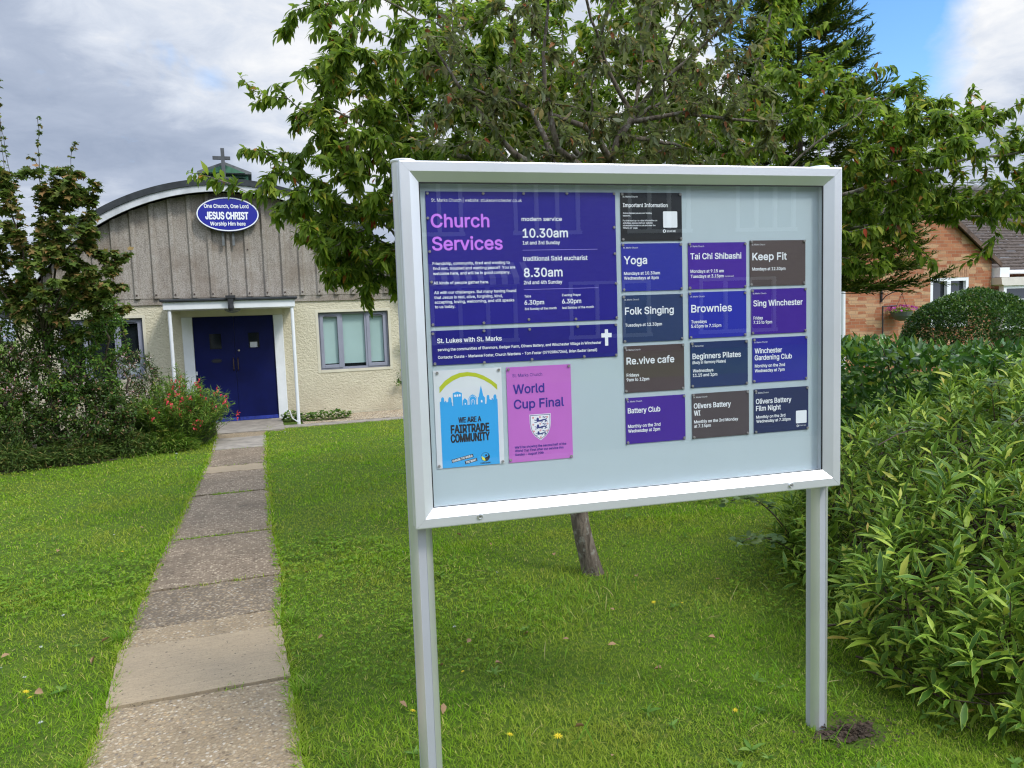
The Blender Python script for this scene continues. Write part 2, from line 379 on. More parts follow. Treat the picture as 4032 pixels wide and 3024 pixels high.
def _cap():
    c = bpy.data.curves.new('t', 'FONT'); c.body = 'H'
    if FONT: c.font = FONT
    o = bpy.data.objects.new('t', c); COL.objects.link(o); bpy.context.view_layer.update(); h = o.dimensions[1]
    bpy.data.objects.remove(o); bpy.data.curves.remove(c); return h
CAPH = _cap()
def lettering(rows, y, parent, material, name='lettering', extra=None):
    mb = MB()
    for body, x, z, wd, cap, k in rows:
        V, F = text_geo(body, cap, wd, x, z, k); mb.add([(a, y - d, b) for a, b, d in V], F)
    if extra: extra(mb)
    return mb.build(name, material, parent)
def sr(r, g, b):
    f = lambda v: (v/255/12.92) if v/255 <= .04045 else ((v/255+.055)/1.055)**2.4
    return (f(r), f(g), f(b))
def wbuild(mb, name, material, parent, **kw):
    """mesh given in world coordinates, hung under its (unrotated) parent"""
    o = mb.build(name, material, parent, **kw); p = parent; s = Vector((0, 0, 0))
    while p is not None: s += Vector(p.location); p = p.parent
    o.location = -s; return o

# ================================================================ ground, path, paving
kind(MB().poly([(-300, -300), (300, -300), (300, 300), (-300, 300)], -.004).build('ground', M['lawn']), 'structure', 'lawn ground')
PL = [(-2, -.64), (2.6, -.64), (3.32, -.65), (3.95, -.69), (4.79, -.68), (5.97, -.66), (7.45, -.62), (9, -.58), (10.24, -.57), (11.4, -.58), (11.8, -.57), (13.2, -.68)]
PR = [(-2, .06), (2.6, .06), (3.35, .05), (3.95, .025), (4.8, .06), (5.9, .03), (7.42, .04), (8.78, .04), (10.1, .06), (11.1, .07), (11.8, .08), (13.2, .33)]
pathL = lambda y: np.interp(y, [a for a, b in PL], [b for a, b in PL]); pathR = lambda y: np.interp(y, [a for a, b in PR], [b for a, b in PR])
path = bpy.data.objects.new('path', None); COL.objects.link(path); kind(path, 'structure', 'path of concrete slabs up to the blue doors')
def slab(y0, y1, material, h=.012, rough=.006, xr=None, parent=path, name='slab', label=None):
    n = max(3, int((y1 - y0) / .05)); mb = MB(); r = random.Random(int(y0 * 100)); mm = 14
    top = []
    for i in range(n + 1):
        y = y0 + (y1 - y0) * i / n
        a = float(pathL(y)) - .012 + r.uniform(-1, 1) * .005; b = (xr if xr else float(pathR(y)) + .012) + r.uniform(-1, 1) * .005
        row = []
        for k in range(mm + 1):
            yy = y + (math.sin(k * 1.7 + y0 * 9) * .5 + r.uniform(-.6, .6)) * rough if i in (0, n) else y
            row.append((a + (b - a) * k / mm, yy, h + r.uniform(-1, 1) * .0012))
        top.append(row)
    V = [p for row in top for p in row]; w_ = mm + 1
    F = [(i*w_+k, i*w_+k+1, (i+1)*w_+k+1, (i+1)*w_+k) for i in range(n) for k in range(mm)]
    edge = [k for k in range(w_)] + [i*w_+mm for i in range(1, n+1)] + [n*w_+k for k in range(mm-1, -1, -1)] + [i*w_ for i in range(n-1, 0, -1)]
    b0 = len(V); V += [(V[e][0], V[e][1], -.05) for e in edge]
    for q in range(len(edge)):
        q2 = (q + 1) % len(edge); F.append((edge[q], b0 + q, b0 + q2, edge[q2]))
    mb.add(V, F); o = mb.build(name, material, parent)
    if label: o['label'] = label
    return o
slab(-2.0, 3.330, M['agg_warm'], .010, .006, label='warm pebbly slab nearest the viewer')
slab(3.342, 3.945, M['brushed'], .020, .004, label='smooth beige brushed slab')
slab(3.952, 4.20, M['agg_warm'], .012, .01, label='strip of loose warm pebbles')
slab(4.203, 4.790, M['agg_dark'], .012, .012, label='dark worn pebbly slab')
slab(4.806, 5.90, M['agg_grey'], .016, .01)
slab(5.945, 7.42, M['agg_grey'], .012, .012)
slab(7.47, 8.55, M['agg_grey'], .013, .012)
slab(8.56, 8.93, M['brushed'], .015, .03, label='pale patch of smoother concrete')
slab(8.96, 10.16, M['agg_grey'], .013, .01)
slab(10.18, 11.22, M['cream_step'], .016, .008, label='smooth grey slab near the doors')
slab(11.235, 11.70, M['agg_warm'], .010, .01, label='narrow pebble strip near the doors')
slab(11.71, 13.16, M['cream_step'], .022, .006, xr=.36, label='smooth door slab')
kind(MB().box(.36, 2.9, 11.93, 12.22, -.05, .008).build('paving', M['cream_step']), 'structure', 'narrow concrete strip beside the church wall')
kind(MB().box(.66, 2.9, 12.225, 13.2, -.05, .012).build('gravel', M['gravel']), 'structure', 'pale gravel strip at the foot of the church wall')
BED = [(-5.2, 9.35), (-2.8, 9.75), (-2.37, 10.0), (-1.88, 10.0), (-1.44, 10.3), (-.95, 10.45), (-.70, 11.2), (-.60, 11.8), (-.70, 13.2), (-5.2, 13.2)]
kind(MB().poly(BED, .004).build('flower_bed', M['soil']), 'structure', 'soil of the planted bed left of the path')
ps = [(1.86 + math.cos(a) * (.11 + .03 * math.sin(3 * a) + .015 * math.sin(7 * a)) + .07, 2.10 + math.sin(a) * (.06 + .02 * math.cos(2 * a) + .012 * math.sin(6 * a))) for a in np.linspace(0, 2 * math.pi, 28)[:-1]]
mb = MB().poly(ps, .004); r = random.Random(3)
for k in range(700):                                    # crumbs of soil and litter
    a, q = r.uniform(0, 6.283), abs(r.gauss(0, 1)) * .75; x, y, z = 1.95 + .13 * q * math.cos(a), 2.10 + .075 * q * math.sin(a), r.uniform(.003, .014)
    e, b = r.uniform(.003, .009), r.uniform(0, 6.283)
    mb.add([(x + e * math.cos(b + c_) * r.uniform(.5, 1), y + e * math.sin(b + c_) * r.uniform(.5, 1), z + r.uniform(-.004, .006)) for c_ in (0, 1.6, 3.1, 4.7)], [(0, 1, 2, 3)])
kind(mb.build('soil_patch', M['soil']), 'structure', 'bare crumbly soil at the foot of the right post')
# street behind the viewer (seen only as a reflection in the case glass)
m_as = mat('asphalt', (.05, .05, .052), .9, vary=.2, vscale=8, bump=.3, bscale=120)
kind(MB().box(-60, 60, -3.2, -.9, -.1, .02).build('pavement', mat('pavement_concrete', (.24, .23, .21), .9, vary=.2, vscale=3)), 'structure')
kind(MB().box(-60, 60, -10.5, -3.2, -.1, .012).build('road', m_as), 'structure')

# ================================================================ notice board
BL_, BROT = Vector((.4229, 2.2041, 0)), Euler((.0076, 0, -.0725))
BW, Z0, Z1 = 1.4725, .913, 1.9921
bmat = Matrix.Translation(BL_) @ BROT.to_matrix().to_4x4()
board = thing('notice_board', 'silver glazed church notice board on two metal posts beside the path', 'notice board', BL_, BROT)
prof = [(.0, .058), (.0, .046), (.0025, .0445), (.0025, .031), (0, .0295), (0, .012), (.0022, .0095), (.0022, .0065), (0, .0045), (.0012, .001), (.004, 0), (.0295, 0), (.0305, .0006), (.0560, .0195), (.0572, .0205), (.0572, .027)]
mb = MB()
for side in range(4):
    g = .0003; V = []
    for i, y in prof:
        a = {0: (i + g, Z0 + i), 1: (BW - i, Z0 + i + g), 2: (BW - i - g, Z1 - i), 3: (i, Z1 - i - g)}[side]
        b = {0: (BW - i - g, Z0 + i), 1: (BW - i, Z1 - i - g), 2: (i + g, Z1 - i), 3: (i, Z0 + i + g)}[side]
        V += [(a[0], y, a[1]), (b[0], y, b[1])]
    mb.add(V, [(2*k, 2*k+2, 2*k+3, 2*k+1) for k in range(len(prof) - 1)])
mb.build('frame', M['alu'], board)
i0 = .0572
mb = MB()
for (xa, xb, za, zb) in ((i0 - .004, i0, Z0 + i0, Z1 - i0), (BW - i0, BW - i0 + .004, Z0 + i0, Z1 - i0), (i0 - .004, BW - i0 + .004, Z0 + i0 - .004, Z0 + i0), (i0 - .004, BW - i0 + .004, Z1 - i0, Z1 - i0 + .004)):
    mb.box(xa, xb, .0275, .0478, za, zb)
mb.build('case_lining', M['alu'], board)
m, t = tree_mat('black_rubber_seal'); finish(t, (.03, .03, .032), .6); M['seal'] = m
mb = MB(); s_ = .0035
for (xa, xb, za, zb) in ((i0, i0 + s_, Z0 + i0, Z1 - i0), (BW - i0 - s_, BW - i0, Z0 + i0, Z1 - i0), (i0 + s_, BW - i0 - s_, Z0 + i0, Z0 + i0 + s_ * .5), (i0 + s_, BW - i0 - s_, Z1 - i0 - s_, Z1 - i0)):
    mb.box(xa, xb, .0212, .0246, za, zb)
mb.build('glazing_seal', M['seal'], board)
MB().box(.02, BW - .02, .0482, .057, Z0 + .02, Z1 - .02).build('pinboard', M['backing'], board)
m, t = tree_mat('case_glass')
fr = t.math('MULTIPLY', t.n('ShaderNodeFresnel', {0: 1.72}).outputs[0], t.math('SUBTRACT', 1.0, t.n('ShaderNodeNewGeometry').outputs['Backfacing']))
mxg = t.n('ShaderNodeMixShader', {0: fr, 1: t.n('ShaderNodeBsdfTransparent', {0: (.99, 1.0, 1.0)}).outputs[0], 2: t.n('ShaderNodeBsdfGlossy', {'Color': (1, 1, 1), 'Roughness': 0.0}).outputs[0]})
t.n('ShaderNodeOutputMaterial', {0: mxg.outputs[0]}); M['glass'] = m
MB().box(i0 + .001, BW - i0 - .001, .0250, .0272, Z0 + i0 + .001, Z1 - i0 - .001).build('glass_pane', M['glass'], board)
for lx, lz in ((.1962, .9357), (1.2749, .9333)):
    lk = MB().lathe([(.0088, .0006), (.0088, -.004), (.0076, -.0055), (.0062, -.0055), (.0058, -.0045), (.0001, -.0045)], (lx, 0, lz), 24, 'y').build('lock', M['chrome'], board, smooth=False)
    MB().box(lx - .0036, lx + .0036, -.0050, -.0046, lz - .0011, lz + .0011).build('keyhole', M['black'], lk)
R0 = .0365
def post_mesh(zt, zb):
    ring = []; mats = []
    for q in range(4):
        c0 = q * math.pi / 2 - math.pi / 2; da = math.asin(.0125 / R0)
        for a, rr in ((-da, R0), ):
            ring.append((R0 * math.cos(c0 - da), R0 * math.sin(c0 - da))); mats.append(1)
        dep = R0 * math.cos(da) - .0016
        ring.append((dep * math.cos(c0) + .0112 * math.sin(c0), dep * math.sin(c0) - .0112 * math.cos(c0))); mats.append(1)
        ring.append((dep * math.cos(c0) - .0112 * math.sin(c0), dep * math.sin(c0) + .0112 * math.cos(c0))); mats.append(1)
        for k in range(7):
            a = c0 + da + (math.pi / 2 - 2 * da) * k / 7
            ring.append((R0 * math.cos(a), R0 * math.sin(a))); mats.append(0)
    n = len(ring); mb = MB()
    zs = [zb, 0.3, 0.8, zt]
    mb.add([(x, y, z) for z in zs for x, y in ring], [])
    for j in range(len(zs) - 1):
        for k in range(n): mb.f.append((j*n+k, j*n+(k+1) % n, (j+1)*n+(k+1) % n, (j+1)*n+k)); mb.m.append(mats[k])
    return mb
for px in (.0248, 1.4490):
    po = post_mesh(2.0005, -.25).build('post', [M['alu_post'], M['alu_slot']], board, loc=(px, .0960, 0))
    MB().lathe([(.036, 2.0006), (.0385, 2.002), (.0392, 2.006), (.037, 2.0095), (.0, 2.0105)], (0, 0, 0), 32).build('post_cap', M['alu'], po, smooth=False)

# ---------------------------------------------------------------- notices on the board
TX={
 'big':[('St. Marks Church | website: stlukeswinchester.co.uk', 0.0169, 0.3671, 0.2772, 0.0096, 'r'),
  ('Church', 0.0129, 0.293, 0.1777, 0.0377, 'p'),
  ('Services', 0.0137, 0.226, 0.2158, 0.0379, 'p'),
  ('Friendship, community, tired and wanting to', 0.0128, 0.1822, 0.2368, 0.0084, 'b'),
  ('find rest, troubled and wanting peace?  You are', 0.0132, 0.1675, 0.2532, 0.0084, 'b'),
  ('welcome here, and will be in good company.', 0.0132, 0.1527, 0.2374, 0.0085, 'b'),
  ('All kinds of people gather here.', 0.0133, 0.1247, 0.1694, 0.0085, 'b'),
  ('All with our challenges. But many having found', 0.0138, 0.0962, 0.253, 0.0085, 'b'),
  ('that Jesus is real, alive, forgiving, kind,', 0.0135, 0.0818, 0.21, 0.0085, 'b'),
  ('accepting, loving, welcoming, and still speaks', 0.0139, 0.0678, 0.2461, 0.0085, 'b'),
  ('to us today.', 0.014, 0.0541, 0.0619, 0.0085, 'b'),
  ('modern service', 0.2914, 0.3102, 0.1295, 0.0117, 'b'),
  ('10.30am', 0.2933, 0.2606, 0.146, 0.0259, 'b'),
  ('1st and 3rd Sunday', 0.2926, 0.2393, 0.1198, 0.0104, 'b'),
  ('traditional Said eucharist', 0.2916, 0.1899, 0.21, 0.0132, 'b'),
  ('8.30am', 0.2929, 0.1409, 0.1252, 0.0261, 'b'),
  ('2nd and 4th Sunday', 0.2921, 0.1186, 0.1242, 0.0105, 'b'),
  ('Taize', 0.2925, 0.0786, 0.0213, 0.007, 'b'),
  ('6.30pm', 0.2918, 0.0562, 0.0635, 0.0133, 'b'),
  ('3rd Sunday of the month', 0.292, 0.0398, 0.1032, 0.007, 'b'),
  ('Evening Prayer', 0.4144, 0.0788, 0.0621, 0.0071, 'b'),
  ('6.30pm', 0.4137, 0.0563, 0.0633, 0.0135, 'b'),
  ('last Sunday of the month', 0.414, 0.0396, 0.1048, 0.0071, 'b')],
 'ban':[('St. Lukes with St. Marks', 0.0163, 0.0669, 0.1997, 0.0136, 'b'),
  ('serving the communities of Stanmore, Badger Farm, Olivers Battery, and Winchester Village in Winchester', 0.0169, 0.0427, 0.5238, 0.0083, 'b'),
  ('Contacts: Curate - Marianne Foster, Church Wardens - Tom Foster (07920867266), Brian Sadler (email)', 0.0167, 0.0198, 0.5094, 0.0083, 'b')],
 'fair':[('WE ARE A', 0.0708, 0.1369, 0.0716, 0.016, 'k'),
  ('FAIRTRADE', 0.0461, 0.1058, 0.1209, 0.0242, 'k'),
  ('COMMUNITY', 0.0449, 0.0776, 0.1225, 0.0242, 'k'),
  ('FAIRTRADE', 0.1348, 0.0043, 0.032, 0.0043, 'k')],
 'pink':[('St. Marks Church', 0.019, 0.2671, 0.0963, 0.0099, 'r'),
  ('World', 0.0196, 0.2157, 0.1015, 0.0273, 'b'),
  ('Cup Final', 0.0204, 0.1683, 0.1642, 0.0274, 'b'),
  ("We'll be showing the second half of the", 0.0192, 0.0437, 0.1688, 0.0072, 'b'),
  ('World Cup Final after our service this', 0.0193, 0.0325, 0.1595, 0.0072, 'b'),
  ('Sunday - August 20th', 0.0194, 0.0207, 0.093, 0.0072, 'b')],
 'info':[('St. Marks Church', 0.0077, 0.1358, 0.0509, 0.0047, 'b'),
  ('Important Information', 0.0082, 0.1058, 0.1541, 0.012, 'b'),
  ('Some classes pause over holiday', 0.0077, 0.0848, 0.0992, 0.0047, 'b'),
  ('seasons.', 0.0075, 0.077, 0.0263, 0.0047, 'b'),
  ('For the most up-to-date information on', 0.0072, 0.0616, 0.1173, 0.0047, 'b'),
  ('activities, please visit our website:', 0.007, 0.054, 0.1028, 0.0047, 'b'),
  ('stlukeswinchester.co.uk and view the', 0.0069, 0.0463, 0.1116, 0.0047, 'b'),
  ("'What's on'  page.", 0.0067, 0.0386, 0.0511, 0.0047, 'b'),
  ('SCAN ME', 0.1574, 0.0268, 0.032, 0.0059, 'b')],
 'yoga':[('St. Marks Church', 0.0069, 0.1352, 0.0507, 0.0047, 'r'),
  ('Yoga', 0.0076, 0.0862, 0.0805, 0.0243, 'b'),
  ('Mondays at 10.30am', 0.0074, 0.052, 0.1246, 0.0095, 'b'),
  ('Wednesdays at 8pm', 0.0071, 0.0371, 0.12, 0.0095, 'b')],
 'tai':[('St. Marks Church', 0.0068, 0.1362, 0.0507, 0.0049, 'r'),
  ('Tai Chi Shibashi', 0.0075, 0.0972, 0.1858, 0.0189, 'b'),
  ('Mondays at 9.15 am', 0.0075, 0.0535, 0.1208, 0.0098, 'b'),
  ('Tuesdays at 3.15pm', 0.0079, 0.0371, 0.1197, 0.0098, 'b'),
  ('(advanced)', 0.1319, 0.0379, 0.0329, 0.005, 'r')],
 'keep':[('St. Marks Church', 0.0069, 0.1343, 0.0499, 0.005, 'r'),
  ('Keep Fit', 0.0085, 0.086, 0.1308, 0.0232, 'b'),
  ('Mondays at 12.30pm', 0.0083, 0.0515, 0.1258, 0.01, 'b')],
 'folk':[('St. Marks Church', 0.0067, 0.1342, 0.051, 0.0048, 'r'),
  ('Folk Singing', 0.0081, 0.0896, 0.1705, 0.0219, 'b'),
  ('Tuesdays at 12.30pm', 0.0078, 0.0509, 0.1284, 0.0097, 'b')],
 'brown':[('St. Marks Church', 0.0069, 0.134, 0.051, 0.0049, 'r'),
  ('Brownies', 0.0087, 0.0855, 0.1489, 0.0235, 'b'),
  ('Tuesdays', 0.0082, 0.0496, 0.0567, 0.0099, 'b'),
  ('5.45pm to 7.15pm', 0.008, 0.0351, 0.1099, 0.0099, 'b')],
 'sing':[('St. Marks Church', 0.0058, 0.1339, 0.0509, 0.005, 'r'),
  ('Sing Winchester', 0.0075, 0.0942, 0.1892, 0.019, 'b'),
  ('Friday', 0.0079, 0.0499, 0.0357, 0.0101, 'b'),
  ('7.15 to 9pm', 0.0078, 0.0352, 0.071, 0.0101, 'b')],
 'rev':[('St. Marks Church', 0.0064, 0.1357, 0.0508, 0.0049, 'r'),
  ('Re.vive cafe', 0.0078, 0.0918, 0.1681, 0.0216, 'b'),
  ('Fridays', 0.0075, 0.0522, 0.0433, 0.0098, 'b'),
  ('9am to 12pm', 0.0072, 0.0373, 0.0787, 0.0098, 'b')],
 'pil':[('St. Marks Hall', 0.0056, 0.1351, 0.0422, 0.005, 'r'),
  ('Beginners Pilates', 0.0069, 0.0952, 0.1788, 0.0177, 'b'),
  ('(Body in Harmony Pilates)', 0.0067, 0.079, 0.1217, 0.0094, 'b'),
  ('Wednesdays', 0.0076, 0.0514, 0.0751, 0.01, 'b'),
  ('11.15 and 1pm', 0.0074, 0.0365, 0.0894, 0.01, 'b')],
 'gard':[('St. Marks Church', 0.006, 0.1337, 0.0506, 0.0051, 'r'),
  ('Winchester', 0.0077, 0.0992, 0.1051, 0.0164, 'b'),
  ('Gardening Club', 0.0076, 0.0763, 0.1431, 0.0165, 'b'),
  ('Monthly on the 2nd', 0.0081, 0.0515, 0.1157, 0.0102, 'b'),
  ('Wednesday at 7pm', 0.008, 0.0352, 0.1145, 0.0102, 'b')],
 'batt':[('St. Marks Church', 0.0065, 0.1358, 0.0511, 0.0049, 'r'),
  ('Battery Club', 0.0075, 0.1004, 0.1143, 0.0164, 'b'),
  ('Monthly on the 2nd', 0.007, 0.0526, 0.1145, 0.0104, 'b'),
  ('Wednesday at 2pm', 0.0073, 0.0371, 0.1128, 0.0105, 'b')],
 'wi':[('St. Marks Church', 0.0047, 0.136, 0.0511, 0.005, 'r'),
  ('Olivers Battery', 0.0061, 0.1011, 0.1369, 0.0168, 'b'),
  ('WI', 0.0064, 0.0772, 0.0234, 0.0169, 'b'),
  ('Monthly on the 3rd Monday', 0.0067, 0.0515, 0.1632, 0.0101, 'b'),
  ('at 7.15pm', 0.0065, 0.0369, 0.0613, 0.0101, 'b')],
 'film':[('St. Marks Church', 0.0057, 0.1354, 0.0509, 0.0052, 'r'),
  ('Olivers Battery', 0.0068, 0.1007, 0.1374, 0.0166, 'b'),
  ('Film Night', 0.0073, 0.0766, 0.0961, 0.0167, 'b'),
  ('Monthly on the 3rd', 0.0079, 0.0508, 0.1126, 0.0098, 'b'),
  ('Wednesday at 7.30pm', 0.0084, 0.0361, 0.1331, 0.0098, 'b'),
  ('SCAN ME', 0.1748, 0.0133, 0.026, 0.0041, 'r')],
}
WHITE_INK = mat('white_print', (.80, .81, .83), .5)
PINK_INK = mat('pink_print', sr(206, 122, 236), .5)
NAVY_INK = mat('indigo_print', sr(42, 30, 138), .5)
BLACK_INK = mat('black_print', (.012, .012, .014), .5)
def notice(name, key, label, cat, x, z, w_, h_, color, ink=WHITE_INK, pins=None, group=None, title=None):
    loc = bmat @ Vector((x, .0472, z))
    root = thing(name, label, cat, loc, BROT, group)
    m = mat('print_' + key, tuple(v * .86 for v in color), .38, vary=.04, vscale=5)
    r = random.Random(key); n = 6; mb = MB()
    MB().box(0, w_, -.0016, -.0001, 0, h_).build('sheet', m, root)
    rows = TX[key]; tt = [q for q in rows if q[5] == 'p']
    fix = lambda q: (q[0], q[1], q[2], q[3], q[4], {'p': 'b'}.get(q[5], q[5]))
    rest = [fix(q) for q in rows if q[5] != 'p']
    if title: tt = [rest[i] for i in title]; rest = [q for q in rest if q not in tt]
    if tt: lettering([fix(q) for q in tt], -.0020, root, PINK_INK if key == 'big' else ink, 'title')
    if rest: lettering(rest, -.0020, root, ink)
    for (a, b) in (pins or [(.0055, h_ - .0050), (w_ - .0050, h_ - .0055), (.0055, .0052), (w_ - .0050, .0055)]):
        a += r.uniform(-.0012, .0012); b += r.uniform(-.0012, .0012)
        MB().lathe([(.0042, -.0017), (.0042, -.0052), (.0034, -.0062), (.0022, -.0062), (.0018, -.0057), (.0001, -.0057)], (a, 0, b), 12, 'y').build('pin', M['pin'], root)
    return root
g = 'notices pinned inside the glazed board'
nb = notice('service_times_notice', 'big', 'largest notice, deep blue with pink Church Services heading, upper left of the board', 'notice', .079, 1.515, .5985, .397, sr(36, 28, 140),
    pins=[(0.0051, 0.3911), (0.1739, 0.3924), (0.3014, 0.3917), (0.4382, 0.3924), (0.5938, 0.3933), (0.0042, 0.3199), (0.5917, 0.2901), (0.0053, 0.2228), (0.5937, 0.2086), (0.0078, 0.1323), (0.595, 0.1143), (0.0049, 0.0053), (0.1606, 0.0057), (0.3038, 0.0104), (0.4573, 0.0074), (0.5937, 0.0073)], group=g)
MB().flat([(.2921, .2216), (.5353, .2216), (.5353, .2229), (.2921, .2229)], -.0021).flat([(.2921, .1018), (.5353, .1018), (.5353, .1031), (.2921, .1031)], -.0021).build('rule', mat('lilac_print', sr(150, 140, 220), .5), nb)
nb = notice('contacts_notice', 'ban', 'long low navy notice with white cross and contact lines, under the largest notice', 'notice', .079, 1.398, .5955, .104, sr(26, 22, 128), title=[0],
    pins=[(0.0043, 0.0966), (0.1606, 0.0987), (0.3045, 0.0981), (0.4627, 0.1002), (0.5903, 0.1001), (0.0056, 0.0048), (0.159, 0.0021), (0.3107, 0.0048), (0.4821, 0.0047), (0.5899, 0.0057)], group=g)
MB().flat([(.5535, .0355), (.5645, .0355), (.5645, .062), (.5765, .062), (.5765, .0755), (.5645, .0755), (.5645, .0875), (.5535, .0875), (.5535, .0755), (.5415, .0755), (.5415, .062), (.5535, .062)], -.0021).build('cross_emblem', WHITE_INK, nb)
for name, key, label, x, z, col, ti in (
    ('information_notice', 'info', 'black notice headed Important Information, topmost of the small notices', .695, 1.7615, sr(30, 32, 36), [1]),
    ('class_notice', 'yoga', 'blue notice headed Yoga directly under the black notice', .6945, 1.603, sr(40, 48, 158), [1]),
    ('class_notice', 'tai', 'purple notice headed Tai Chi Shibashi, topmost in the middle column', .927, 1.6035, sr(72, 34, 156), [1]),
    ('class_notice', 'keep', 'grey-brown notice headed Keep Fit, topmost in the right column', 1.1525, 1.6085, sr(88, 76, 74), [1]),
    ('class_notice', 'folk', 'slate blue notice headed Folk Singing, Tuesdays at 12.30pm', .6945, 1.44, sr(38, 60, 102), [1]),
    ('class_notice', 'brown', 'bright blue notice for Tuesdays 5.45pm to 7.15pm, second in the middle column', .9265, 1.4435, sr(38, 46, 170), [1]),
    ('class_notice', 'sing', 'purple notice for Friday 7.15 to 9pm, second in the right column', 1.1565, 1.4475, sr(66, 28, 150), [1]),
    ('class_notice', 'rev', 'brown notice for Fridays 9am to 12pm, between slate blue and purple notices', .6965, 1.278, sr(82, 68, 68), [1]),
    ('class_notice', 'pil', 'navy notice headed Beginners Pilates in the middle column', .931, 1.2805, sr(26, 50, 98), [1]),
    ('class_notice', 'gard', 'royal blue notice about gardening, third in the right column', 1.1605, 1.2845, sr(34, 34, 152), [1, 2]),
    ('class_notice', 'batt', 'violet notice for the 2nd Wednesday at 2pm, bottom of the left column', .698, 1.111, sr(68, 26, 150), [1]),
    ('class_notice', 'wi', 'brown notice for the 3rd Monday at 7.15pm, bottom of the middle column', .9345, 1.1105, sr(80, 70, 72), [1, 2]),
    ('class_notice', 'film', 'dark navy notice about a film night, bottom of the right column', 1.165, 1.1115, sr(24, 40, 84), [1, 2])):
    nb = notice(name, key, label, 'notice', x, z, .2115, .1505, col, group=g, title=ti)
    if key in ('info', 'film'):
        x0, x1, z0, z1 = (.1455, .1950, .0410, .0925) if key == 'info' else (.1622, .2045, .0235, .0675)
        rr = .003; pts = []
        for cx_, cz_, a0 in ((x1 - rr, z0 + rr, -90), (x1 - rr, z1 - rr, 0), (x0 + rr, z1 - rr, 90), (x0 + rr, z0 + rr, 180)):
            pts += [(cx_ + rr * math.cos(math.radians(a0 + q)), cz_ + rr * math.sin(math.radians(a0 + q))) for q in (0, 30, 60, 90)]
        MB().flat(pts, -.0021).build('blank_panel', WHITE_INK, nb)
        cx_, cz_, r_ = (.1492, .0302, .0055) if key == 'info' else (.1690, .0149, .0042)
        ic = MB().flat([(cx_ + r_ * math.cos(a), cz_ + r_ * math.sin(a)) for a in np.linspace(0, 2 * math.pi, 18)[:-1]], -.0021).build('phone_icon', WHITE_INK, nb)
        MB().flat([(cx_ - r_*.35, cz_ - r_*.6), (cx_ + r_*.35, cz_ - r_*.6), (cx_ + r_*.35, cz_ + r_*.6), (cx_ - r_*.35, cz_ + r_*.6)], -.0024).build('phone_mark', BLACK_INK, ic)

# white and blue poster with the skyline
nb = notice('skyline_poster', 'fair', 'white and sky blue poster with town skyline under a yellow-green arch', 'poster', .079, 1.083, .211, .2995, (.78, .79, .81), BLACK_INK,
            pins=[(.0112, .2928), (.2019, .2926), (.0066, .0075), (.2043, .0058)], group='posters in the lower left of the board')
BLUE = mat('sky_blue_print', sr(44, 160, 222), .45)
skl = [(0.0165, 0.2039), (0.0208, 0.206), (0.0206, 0.2118), (0.0236, 0.217), (0.0271, 0.2168), (0.0299, 0.2112), (0.029, 0.2059), (0.0319, 0.2025), (0.0344, 0.2061), (0.0366, 0.2022), (0.0394, 0.202), (0.0432, 0.2046), (0.0426, 0.2116), (0.0477, 0.2164), (0.0524, 0.211), (0.0512, 0.2041), (0.0545, 0.198), (0.0546, 0.1893), (0.0569, 0.1892), (0.058, 0.2251), (0.0569, 0.2282), (0.0708, 0.2332), (0.0852, 0.2272), (0.0839, 0.2243), (0.0831, 0.1891), (0.0865, 0.1896), (0.0871, 0.2046), (0.0936, 0.2115), (0.1015, 0.2037), (0.1017, 0.1896), (0.105, 0.1901), (0.1054, 0.21), (0.1097, 0.2168), (0.1182, 0.2215), (0.1271, 0.2158), (0.1305, 0.2108), (0.1303, 0.1896), (0.1337, 0.1899), (0.1345, 0.2101), (0.137, 0.2128), (0.1451, 0.2476), (0.1515, 0.2155), (0.1565, 0.2092), (0.1565, 0.1891), (0.1601, 0.1901), (0.162, 0.2018), (0.1619, 0.2113), (0.166, 0.2162), (0.1706, 0.2107), (0.1708, 0.2036), (0.1762, 0.2004), (0.1793, 0.2059), (0.1823, 0.201), (0.1848, 0.2051), (0.1832, 0.2123), (0.1882, 0.2168), (0.1928, 0.2113), (0.1926, 0.2042), (0.1958, 0.202)]
mb = MB().flat([(.0165, 0.0002), (.1958, .0002), (.1958, .1885), (.0165, .1885)], -.0018)
for a, b in zip(skl[:-1], skl[1:]):
    if b[0] - a[0] > 1e-5: mb.flat([(a[0], .1884), (b[0], .1884), (b[0], max(b[1], .1885)), (a[0], max(a[1], .1885))], -.0018)
for cx_, cz_, r_ in ((.0253, .2125, .0052), (.0475, .2115, .0052), (.1662, .2112, .005), (.1882, .2118, .005), (.0344, .2040, .0024), (.1793, .2040, .0024)):
    mb.flat([(cx_ + r_ * .85 * math.cos(a), cz_ + r_ * 1.1 * math.sin(a)) for a in np.linspace(0, 2 * math.pi, 16)[:-1]], -.0019)
sk = mb.build('skyline_print', BLUE, nb)
mb = MB()
for cx_, cz_, ww, hh in ((.0640, .2170, .0052, .0072), (.0712, .2172, .0052, .0072), (.0784, .2176, .0052, .0072), (.0945, .1915, .003, .005), (.1457, .1950, .0048, .0076), (.1180, .1960, .0012, .008)):
    mb.flat([(cx_ - ww/2, cz_), (cx_ + ww/2, cz_)] + [(cx_ + ww/2 * math.cos(a), cz_ + hh * .7 + hh * .3 * math.sin(a)) for a in np.linspace(0, math.pi, 7)], -.0021)
